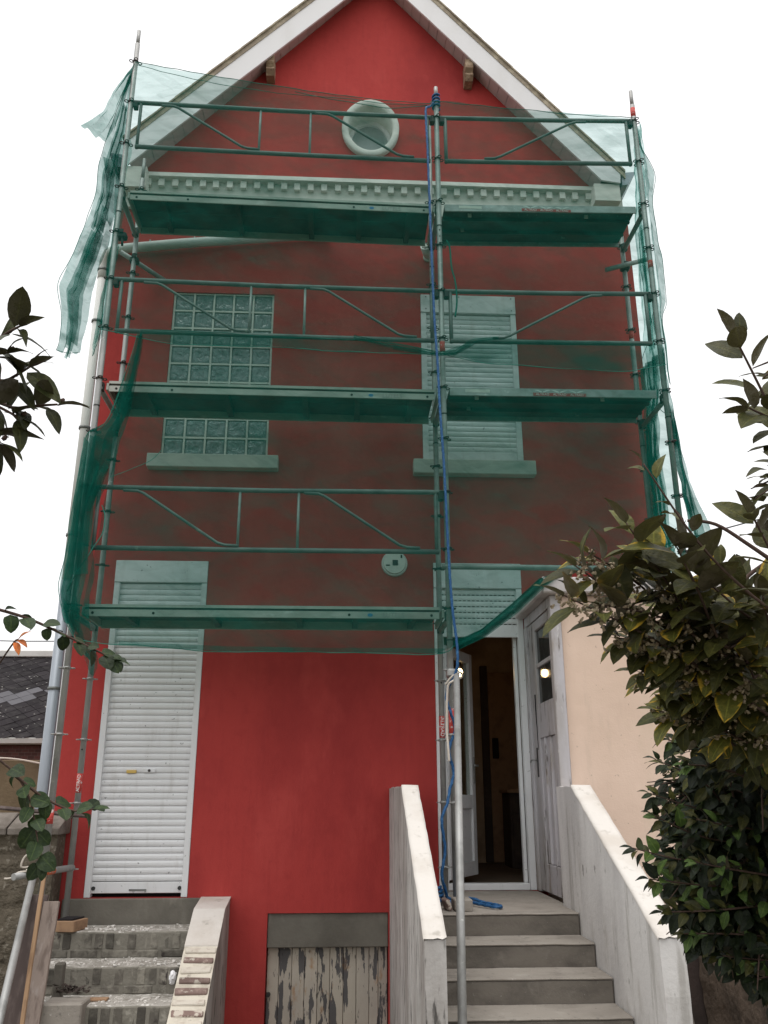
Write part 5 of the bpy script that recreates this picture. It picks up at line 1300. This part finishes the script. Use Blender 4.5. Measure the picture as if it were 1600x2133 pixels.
net_grid('knotted_end', [(0.02, -0.02, -0.22), (0.0, 0.25, -0.28), (-0.02, 0.52, -0.36), (0.0, 0.62, -0.46)], [(0.20, -0.03, -0.34), (0.15, 0.28, -0.36), (0.08, 0.55, -0.42), (0.03, 0.63, -0.48)], 20, 8, n2, waves=1.5, wamp=0.02, namp=0.02, nsc=4, seed=47)
hem([(-0.05, -0.06, 0.10), (0.05, -0.1, 0.30), (0.12, -0.11, 0.42), (0.19, -0.11, 0.55), (0.20, -0.11, 0.70), (0.17, -0.11, 0.80)], n2, 0.004, 'tie_cord')
hem([(0.2, -0.09, 1.05), (0.35, -0.09, 1.12), (0.5, -0.09, 1.20), (0.6, -0.09, 1.3)], n2, 0.0025, 'tie_cord')
# right corner wrap
for s in range(2):
    net_grid('corner_wrap', [(5.03, 0.10 + 0.05 * s, 2.45), (5.03, 0.30, 1.9), (5.03, 0.34, 1.4), (5.03, 0.32, 0.9), (5.04, 0.30, 0.45)], [(5.05, 0.66, 2.55), (5.05, 0.72, 1.9), (5.04, 0.73, 1.4), (5.05, 0.72, 0.9), (5.06, 0.70, 0.5)], 56, 22, n2, waves=3.0 + s, wamp=0.022, wdir=(1, 0, 0), namp=0.03, nsc=3, seed=51 + s)
net_grid('corner_wrap', [(5.0, -0.06, 2.42), (5.02, -0.06, 1.9), (5.03, -0.05, 1.2), (5.06, -0.02, 0.7), (5.10, 0.0, 0.26)], [(5.05, 0.12, 2.40), (5.05, 0.16, 1.9), (5.08, 0.12, 1.2), (5.15, 0.08, 0.8), (5.24, 0.04, 0.26)], 50, 12, n2, waves=2.0, wamp=0.025, wdir=(1, 0, 0), namp=0.02, nsc=3, seed=55)
net_grid('corner_wrap', [(5.04, 0.0, 1.8), (5.08, 0.02, 1.2), (5.12, 0.03, 0.8), (5.16, 0.03, 0.26)], [(5.08, 0.08, 1.64), (5.14, 0.10, 1.19), (5.23, 0.10, 0.85), (5.33, 0.05, 0.26)], 36, 10, n2, waves=1.4, wamp=0.02, wdir=(1, 0, 0), namp=0.02, nsc=3, seed=57)
net_grid('corner_wrap', [(5.02, -0.04, 1.9), (5.06, 0.0, 1.3), (5.10, 0.03, 0.9), (5.20, 0.0, 0.26)], [(5.09, 0.10, 1.64), (5.17, 0.10, 1.19), (5.27, 0.10, 0.85), (5.36, 0.02, 0.26)], 36, 10, n2, waves=0.8, wamp=0.01, wdir=(1, 0, 0), namp=0.015, nsc=3, seed=59)
for (a, b) in (((5.02, 0.6, 0.9), (5.04, 0.05, 0.75)), ((5.03, 0.55, 0.5), (5.05, 0.0, 0.78)), ((5.03, 0.6, 2.3), (5.03, 0.0, 1.75)), ((5.02, 0.1, 2.9), (5.03, 0.5, 2.6))):
    m_ = (Vector(a) + Vector(b)) / 2 + Vector((0, 0, -0.04)); hem([a, m_, b], n2, 0.003, 'tie_cord')
# ================================================================== PLANTS
def leaf_mesh(L_, W_, mt, shape, seed, curl, fold):
    bm = bmesh.new(); uvl = bm.loops.layers.uv.new('UVMap'); nl, nw = 7, 4; vs = {}; uv = {}
    for i in range(nl + 1):
        t = i / nl
        if shape == 'oval': wdt = W_ * (math.sin(math.pi * t ** 0.85) ** 0.75) * (1 - 0.12 * t)
        elif shape == 'lance': wdt = W_ * (math.sin(math.pi * t ** 0.75) ** 1.0)
        else: wdt = W_ * (math.sin(math.pi * t ** 0.72) ** 0.55)
        if i in (0, nl): wdt = max(wdt, 0.0004)
        for j in range(nw + 1):
            s = j / nw * 2 - 1
            rag = 1 + 0.07 * noise.noise(Vector((t * 7, s * 2, seed)))
            y = s * wdt * 0.5 * rag
            z = abs(s) * wdt * fold - curl * L_ * (t - 0.3) ** 2 + 0.035 * L_ * noise.noise(Vector((t * 3, s, seed * 1.7)))
            vs[i, j] = bm.verts.new((t * L_, y, z)); uv[vs[i, j]] = (abs(s), t)
    for i in range(nl):
        for j in range(nw):
            f = bm.faces.new((vs[i, j], vs[i + 1, j], vs[i + 1, j + 1], vs[i, j + 1])); f.smooth = True
            for lp in f.loops: lp[uvl].uv = uv[lp.vert]
    me = bpy.data.meshes.new('leaf'); bm.to_mesh(me); bm.free(); me.materials.append(mt)
    return me

def orient(d, up):
    x = d.normalized(); z = (up - x * up.dot(x))
    if z.length < 1e-3: z = Vector((1, 0, 0)) - x * x.x
    z.normalize(); y = z.cross(x)
    return Matrix((x, y, z)).transposed()

class Foliage:
    """leaves on twigs: the first `lim` as separate parts, the rest joined into one stuff part"""
    def __init__(s, root, lim): s.root = root; s.lim = lim; s.n = 0; s.bulk = {}
    def add(s, me, p, R_, sc):
        if s.n < s.lim:
            o = bpy.data.objects.new('leaf', me); COL.objects.link(o)
            m4 = R_.to_4x4() @ Matrix.Scale(sc, 4); m4.translation = p; o.matrix_basis = m4; setpar(o, s.root); s.n += 1
        else: s.bulk.setdefault(me.materials[0].name, []).append((me, p, R_, sc))
    def finish(s):
        for k, lst in s.bulk.items():
            V = []; Fc = []; UV = []
            for me, p, R_, sc in lst:
                b = len(V)
                for v in me.vertices: V.append((R_ @ (v.co * sc)) + p)
                ul = me.uv_layers[0].data
                for po in me.polygons:
                    Fc.append([b + i for i in po.vertices])
                    for li in po.loop_indices: UV.append(ul[li].uv[:])
            me2 = bpy.data.meshes.new('leaf_mass'); me2.from_pydata(V, [], Fc); u = me2.uv_layers.new(name='UVMap')
            for i, c in enumerate(UV): u.data[i].uv = c
            for po in me2.polygons: po.use_smooth = True
            me2.materials.append(bpy.data.materials[k]); link('leaf_mass', me2, None, s.root, kind='stuff')

def twig_leaves(fo, pts, meshes, n, t0, sc, rnd, droop=0.0, wts=None, spread=0.9, face=-0.45):
    ps = smooth_path(pts, 8); N_ = len(ps)
    ang = rnd.uniform(0, 6)
    for k in range(n):
        t = t0 + (1 - t0) * (k + 0.5) / n
        i = min(N_ - 2, int(t * (N_ - 1))); p = ps[i]; tg = (ps[i + 1] - ps[i]).normalized()
        ang += 2.4 + rnd.uniform(-0.3, 0.3)
        a = Vector((0, 0, 1)) - tg * tg.z
        a = a.normalized() if a.length > 0.05 else Vector((1, 0, 0)); b = tg.cross(a)
        rad = a * math.cos(ang) + b * math.sin(ang)
        d = tg * (0.45 + 0.5 * t * t) + rad * spread + Vector((0, 0, -droop + rnd.uniform(-0.2, 0.25)))
        up = Vector((0, face, 1)) * 0.8 + tg * 0.3 + Vector((rnd.uniform(-0.7, 0.7), rnd.uniform(-0.7, 0.5), 0))
        me = rnd.choices(meshes, wts)[0] if wts else rnd.choice(meshes)
        fo.add(me, p + d.normalized() * 0.006, orient(d, up), sc * rnd.uniform(0.75, 1.2) * (0.75 if t > 0.93 else 1.0))
    tg = (ps[-1] - ps[-2]).normalized(); fo.add(rnd.choice(meshes), ps[-1], orient(tg, Vector((0.2, -0.3, 1))), sc * 0.8)

def blossoms(par, pts, rnd, n):
    ps = smooth_path(pts, 6); bm = bmesh.new()
    for k in range(n):
        p = ps[rnd.randrange(len(ps))] + Vector((rnd.gauss(0, 0.010), rnd.gauss(0, 0.010), rnd.gauss(-0.006, 0.010)))
        d = Vector((rnd.uniform(-1, 1), rnd.uniform(-1, 1), rnd.uniform(-1.4, 0.2))).normalized() * rnd.uniform(0.008, 0.014)
        sweep(bm, [p, p + d * 0.45, p + d * 0.8, p + d], [0.0012, 0.0034, 0.0026, 0.0045], 5)
    return link('blossom_cluster', me_from(bm, 'blossom_cluster'), M['bloom'], par, kind='stuff')

TW = [
    [ (3.018, -4.963, -1.239),(2.767, -5.09, -1.136),(2.557, -5.197, -1.07) ],
    [ (3.02, -4.968, -1.209),(2.742, -5.093, -1.076),(2.593, -5.17, -1.003) ],
    [ (2.926, -5.037, -1.197),(2.806, -5.125, -1.041),(2.694, -5.204, -0.92) ],
    [ (2.925, -5.098, -1.156),(2.83, -5.189, -1.046),(2.778, -5.241, -0.98) ],
    [ (2.986, -5.248, -1.124),(2.836, -5.259, -1.004),(2.709, -5.29, -0.823) ],
    [ (2.958, -5.338, -1.178),(2.897, -5.39, -1.057),(2.822, -5.445, -0.941) ],
    [ (2.976, -5.41, -0.944),(2.892, -5.462, -0.789),(2.815, -5.512, -0.662) ],
    [ (2.975, -5.418, -0.92),(2.906, -5.475, -0.832),(2.83, -5.498, -0.797) ],
    [ (3.093, -4.884, -1.284),(2.9, -4.969, -1.209),(2.712, -5.01, -1.185) ],
    [ (3.088, -4.937, -1.289),(2.926, -5.037, -1.197),(2.885, -5.095, -1.075) ],
    [ (3.087, -4.997, -1.243),(2.981, -5.071, -1.141),(2.938, -5.127, -1.04) ],
    [ (3.166, -4.804, -1.366),(2.98, -4.831, -1.291),(2.8, -4.872, -1.252) ],
    [ (3.344, -4.444, -1.402),(3.154, -4.467, -1.34),(2.989, -4.51, -1.304) ],
    [ (3.469, -4.171, -1.493),(3.222, -4.222, -1.411),(3.041, -4.26, -1.344) ],
    [ (3.477, -4.176, -1.521),(3.213, -4.218, -1.492),(3.014, -4.249, -1.438) ],
    [ (3.454, -4.168, -1.602),(3.193, -4.212, -1.565),(3.021, -4.252, -1.498) ],
    [ (3.449, -4.167, -1.641),(3.142, -4.249, -1.628),(2.942, -4.281, -1.587) ],
    [ (3.438, -4.168, -1.707),(3.188, -4.219, -1.694),(2.99, -4.25, -1.671) ],
    [ (3.432, -4.169, -1.745),(3.203, -4.232, -1.756),(3.033, -4.221, -1.762) ],
    [ (3.417, -4.173, -1.834),(3.236, -4.2, -1.822),(3.097, -4.198, -1.821) ],
    [ (3.428, -4.187, -1.893),(3.327, -4.195, -1.891),(3.204, -4.194, -1.878) ],
    [ (3.434, -4.195, -1.917),(3.354, -4.214, -1.925),(3.275, -4.234, -1.932) ],
    [ (3.171, -4.694, -1.384),(2.953, -4.822, -1.258),(2.862, -4.9, -1.201) ],
    [ (2.998, -5.012, -1.214),(2.858, -5.078, -1.102),(2.754, -5.136, -1.003) ],
    [ (3.044, -5.093, -1.204),(2.971, -5.185, -1.112),(2.939, -5.238, -1.056) ],
    [ (2.979, -5.064, -1.181),(2.796, -5.108, -1.099),(2.644, -5.146, -1.077) ],
    [ (3.132, -4.787, -1.343),(2.983, -4.891, -1.243),(2.883, -4.964, -1.188) ],
    [ (3.127, -4.899, -1.307),(3.015, -5.019, -1.225),(2.946, -5.108, -1.158) ],
    [ (2.948, -4.995, -1.171),(2.769, -5.06, -1.021),(2.63, -5.138, -0.964) ],
    [ (2.947, -4.991, -1.191),(2.803, -5.048, -1.144),(2.646, -5.073, -1.124) ],
    [ (2.982, -4.946, -1.238),(2.837, -5.002, -1.178),(2.719, -5.052, -1.135) ],
    [ (2.886, -5.036, -1.094),(2.786, -5.101, -1.015),(2.75, -5.148, -0.954) ],
    [ (2.994, -5.139, -1.113),(2.892, -5.159, -1.053),(2.847, -5.173, -1.006) ],
    [ (3.001, -5.019, -1.174),(2.905, -5.066, -1.1),(2.816, -5.093, -1.054) ],
    [ (3.296, -4.531, -1.428),(3.111, -4.555, -1.38),(2.984, -4.558, -1.368) ],
    [ (3.415, -4.258, -1.558),(3.217, -4.329, -1.529),(3.065, -4.374, -1.502) ],
    [ (3.398, -4.257, -1.673),(3.203, -4.329, -1.641),(3.053, -4.374, -1.613) ],
]
BALL= [((3.343, -4.11, -1.424), 0.26), ((3.386, -4.082, -1.647), 0.3), ((3.284, -4.089, -1.605), 0.22), ((3.276, -4.098, -1.752), 0.2), ((3.363, -4.144, -1.812), 0.22), ((3.198, -4.604, -1.237), 0.2), ((3.117, -4.861, -1.116), 0.2), ((2.989, -4.849, -1.16), 0.17), ((2.923, -4.922, -1.083), 0.1), ((3.302, -4.203, -1.533), 0.24), ((3.333, -4.327, -1.4), 0.22), ((3.258, -4.128, -1.438), 0.16), ((3.231, -4.076, -1.714), 0.16)]
LT= [[(1.325, -5.206, -0.619), (1.414, -5.257, -0.561), (1.459, -5.282, -0.547)], [(1.323, -5.177, -0.681), (1.427, -5.214, -0.631), (1.474, -5.239, -0.615)], [(1.339, -5.159, -0.705), (1.442, -5.184, -0.682), (1.522, -5.191, -0.675)], [(1.315, -5.192, -0.656), (1.392, -5.205, -0.682), (1.452, -5.201, -0.711)], [(1.313, -5.149, -0.756), (1.374, -5.187, -0.739), (1.418, -5.194, -0.762)], [(1.326, -5.215, -0.601), (1.395, -5.247, -0.595), (1.435, -5.264, -0.597)]]
LM= [[(0.883, -3.958, -0.832), (1.037, -3.89, -0.866), (1.172, -3.834, -0.921), (1.289, -3.791, -0.974), (1.342, -3.775, -0.993)]]
LL= [[(1.024, -4.054, -1.344), (1.102, -4.024, -1.364), (1.164, -4.001, -1.449), (1.195, -3.993, -1.547), (1.22, -3.99, -1.642)], [(1.118, -4.018, -1.385), (1.203, -3.988, -1.449), (1.288, -3.963, -1.489), (1.35, -3.946, -1.485)]]

rl = random.Random(21)
BARE = [(2.958, -5.309, -1.045), (2.899, -5.293, -0.989), (2.844, -5.28, -0.944), (2.796, -5.263, -0.932)]
# ---- big shrub on the right
sh = thing('shrub', 'big evergreen shrub with yellow edged leaves filling the right edge', 'shrub', (3.55, -4.3, GZ))
kinds = []
for s in range(3):
    kinds += [leaf_mesh(0.094, 0.056, M['leaf'], 'oval', s + 0.3, 0.22, 0.09)]
for s in range(2): kinds += [leaf_mesh(0.094, 0.046, M['leaf'], 'lance', s + 4.3, 0.4, 0.16)]
for s in range(3): kinds += [leaf_mesh(0.098, 0.054, M['leafy'], 'oval', s + 8.1, 0.25, 0.10)]
small = [leaf_mesh(0.080, 0.044, M['leafd'], 'oval', s + 12.1, 0.3, 0.12) for s in range(3)] + [leaf_mesh(0.076, 0.038, M['leaf'], 'lance', 15.2, 0.4, 0.15), leaf_mesh(0.074, 0.044, M['leafb'], 'oval', 17.2, 0.3, 0.14), leaf_mesh(0.080, 0.040, M['leafd'], 'lance', 18.2, 0.5, 0.16)]
fo = Foliage(sh, 300)
base = Vector((3.62, -4.25, GZ)); stems = [Vector((3.60, -4.35, -2.3)), Vector((3.50, -4.45, -1.75)), Vector((3.36, -4.75, -1.25)), Vector((3.24, -5.05, -0.85))]
tube('trunk', smooth_path([base, stems[0], stems[1]], 6), [0.05 - 0.0015 * i for i in range(13)], M['bark'], sh, 10)
tube('branch', smooth_path([stems[1], stems[2], stems[3], (3.22, -5.0, -0.62)], 6), [0.020 - 0.0008 * i for i in range(19)], M['bark'], sh, 8)
for k, t in enumerate(TW):
    t = [Vector(q) for q in t]
    if k not in (0, 1, 2, 3, 4, 6, 7, 25, 28): t[-1] = t[-1].lerp(t[1], 0.06 if 12 <= k < 22 else 0.30)
    b0 = Vector(t[0]); near = min(stems, key=lambda q: (q - b0).length)
    full = [near, near.lerp(b0, 0.6) + Vector((0, 0, 0.02)), b0] + [Vector(p) for p in t[1:]]
    ps = smooth_path(full, 6)
    tube('branch', ps, [0.0055 - 0.0040 * i / len(ps) for i in range(len(ps))], M['bark'], sh, 6)
    low = k in range(12, 22) or k >= 34
    if k == 4: twig_leaves(fo, t, [kinds[3], kinds[4]], 11, 0.15, 0.50, rl)
    elif low: twig_leaves(fo, t, small, 30, 0.1, 0.66, rl, droop=0.3, wts=[2, 2, 2, 4, 2.2, 2])
    elif k in (6, 7, 5): twig_leaves(fo, t, kinds[:5], 10, 0.30, 0.78, rl, wts=[4, 4, 4, 1, 1])
    else:
        twig_leaves(fo, t, kinds, 15 if k in (0, 1, 2, 3, 25, 28) else 18, 0.10, 1.0 if k in (0, 1, 2, 3, 25, 28) else 0.80, rl, droop=0.15, wts=[4, 4, 4, 2, 2, 2.4, 2.4, 2.4])
        if k in (0, 1, 8, 9, 11, 23, 25, 26, 28, 29, 30): blossoms(sh, t[0:3], rl, 110)
BALL += [((3.28, -4.78, -1.05), 0.16), ((3.20, -5.0, -0.75), 0.12), ((3.45, -4.5, -1.45), 0.20), ((3.62, -4.3, -1.85), 0.22), ((3.60, -4.3, -2.3), 0.20), ((3.12, -5.2, -0.55), 0.10)]
for (c_, r_) in BALL:
    c_ = Vector(c_); n_ = int(520 * (r_ / 0.25) ** 2)
    for i in range(n_):
        v = Vector((rl.gauss(0, 1), rl.gauss(0, 1), rl.gauss(0, 1))).normalized() * r_ * (rl.random() ** 0.4)
        p = c_ + v + Vector((0.05, 0.06, 0)); d = v.normalized() * 0.7 + Vector((rl.uniform(-1, 1), rl.uniform(-1, 1), rl.uniform(-1, 0.3)))
        mm = rl.choices(small, [3, 3, 3, 2, 1.0, 3])[0] if c_.z < -1.25 else rl.choices(kinds, [3, 3, 3, 2, 2, 1, 1, 1])[0]
        fo.add(mm, p, orient(d, Vector((rl.uniform(-.7, .7), rl.uniform(-1.2, .1), 0.8))), rl.uniform(0.45, 0.85))
    for i in range(int(10 * r_ / 0.25)):
        v = Vector((rl.gauss(0, 1), rl.gauss(0, 1), rl.gauss(0, 1))).normalized() * r_
        tube('twig', [c_ + v * 0.1, c_ + v * 0.5 + Vector((0, 0, 0.02)), c_ + v], [0.004, 0.003, 0.0015], M['bark'], sh, 5)
fo.finish()
bare = tube('branch', smooth_path(BARE, 5), [0.0045 - 0.00010 * i for i in range(16)], M['bark'], sh, 6)

# ---- tall shrub at the left edge
s2 = thing('shrub', 'dark leafy branch tips hanging in from the upper left edge', 'shrub', (1.0, -5.2, GZ))
fo2 = Foliage(s2, 120)
dk = [leaf_mesh(0.095, 0.046, M['leafs'], 'oval', s + 30.3, 0.30, 0.12) for s in range(3)] + [leaf_mesh(0.09, 0.028, M['leafs'], 'lance', s + 34.3, 0.6, 0.24) for s in range(2)]
tr = [Vector((1.05, -5.15, GZ)), Vector((1.12, -5.2, -2.0)), Vector((1.18, -5.22, -1.2)), Vector(LT[0][0])]
tube('trunk', smooth_path(tr, 6), [0.018 - 0.0007 * i for i in range(19)], M['bark'], s2, 8)
for c_, r_ in (((1.12, -5.2, -0.85), 0.10), ((1.10, -5.2, -1.2), 0.12), ((1.08, -5.2, -1.6), 0.12)):
    for i in range(28):
        v = Vector((rl.gauss(0, 1), rl.gauss(0, 1), rl.gauss(0, 1))).normalized() * r_ * rl.random() ** 0.4
        fo2.add(rl.choice(dk), Vector(c_) + v, orient(v + Vector((0, 0, -0.05)), Vector((rl.uniform(-.6, .6), rl.uniform(-.6, .6), 1))), rl.uniform(0.6, 0.9))
for t in LT:
    ps = smooth_path([tr[2], Vector(t[0])] + [Vector(p) for p in t[1:]], 6)
    tube('branch', ps, [0.006 - 0.004 * i / len(ps) for i in range(len(ps))], M['bark'], s2, 6)
    twig_leaves(fo2, t, dk[:4], 6, 0.35, 0.88, rl, droop=0.3, spread=1.0)
    tube('bud', [Vector(t[-1]) + Vector((0.004, 0, 0.004)), Vector(t[-1]) + Vector((0.008, 0, 0.008)), Vector(t[-1]) + Vector((0.013, 0, 0.013))], [0.004, 0.006, 0.003], M['bark'], s2, 6)
fo2.finish()
# ---- round leaved branches, left
s3 = thing('young_tree', 'round leaved sapling reaching in from the left below the lowest deck', 'tree', (0.9, -3.9, GZ))
fo3 = Foliage(s3, 120)
rdl = [leaf_mesh(0.074, 0.062, M['leafr'], 'round', s + 40.3, 0.25, 0.08) for s in range(4)] + [leaf_mesh(0.062, 0.030, M['leafr'], 'lance', 45.1, 0.8, 0.3)]
org = leaf_mesh(0.06, 0.03, M['leaforange'], 'oval', 47.7, 0.4, 0.2)
tr = [Vector((0.86, -3.85, GZ)), Vector((0.9, -3.9, -2.0)), Vector((0.88, -3.9, -1.25)), Vector(LM[0][0])]
tube('trunk', smooth_path(tr, 6), [0.018 - 0.0007 * i for i in range(19)], M['bark'], s3, 8)
for t in LM:
    tube('branch', smooth_path(t, 6), [0.006 - 0.00015 * i for i in range(25)], M['bark'], s3, 6)
    twig_leaves(fo3, t, rdl, 24, 0.1, 0.72, rl, droop=0.45, wts=[3, 3, 3, 3, 1], spread=0.8, face=-1.0)
for i, t in enumerate(LL):
    ps = smooth_path((([tr[1].lerp(tr[2], 0.6)] if i == 0 else []) + [Vector(p) for p in t]), 6)
    tube('branch', ps, [0.005 - 0.0035 * k / len(ps) for k in range(len(ps))], M['leafstem'] if 'leafstem' in M else M['bark'], s3, 6)
    twig_leaves(fo3, t, rdl, 15 if i == 0 else 8, 0.25 if i == 0 else 0.35, 0.82, rl, droop=0.35, wts=[3, 3, 3, 3, 2], spread=0.95, face=-0.9)
ps = smooth_path([tr[2], tr[2] + Vector((0.08, 0.02, 0.2)), Vector((1.06, -4.02, -0.98)), Vector((1.075, -4.02, -0.965))], 5)
tube('branch', ps, 0.003, M['bark'], s3, 6)
for q in range(3): fo3.add(org, ps[-1 - q * 2], orient(Vector((0.6, -0.2, 0.5 - 0.8 * q)), Vector((0, -0.6, 1))), 0.8)
fo3.finish()
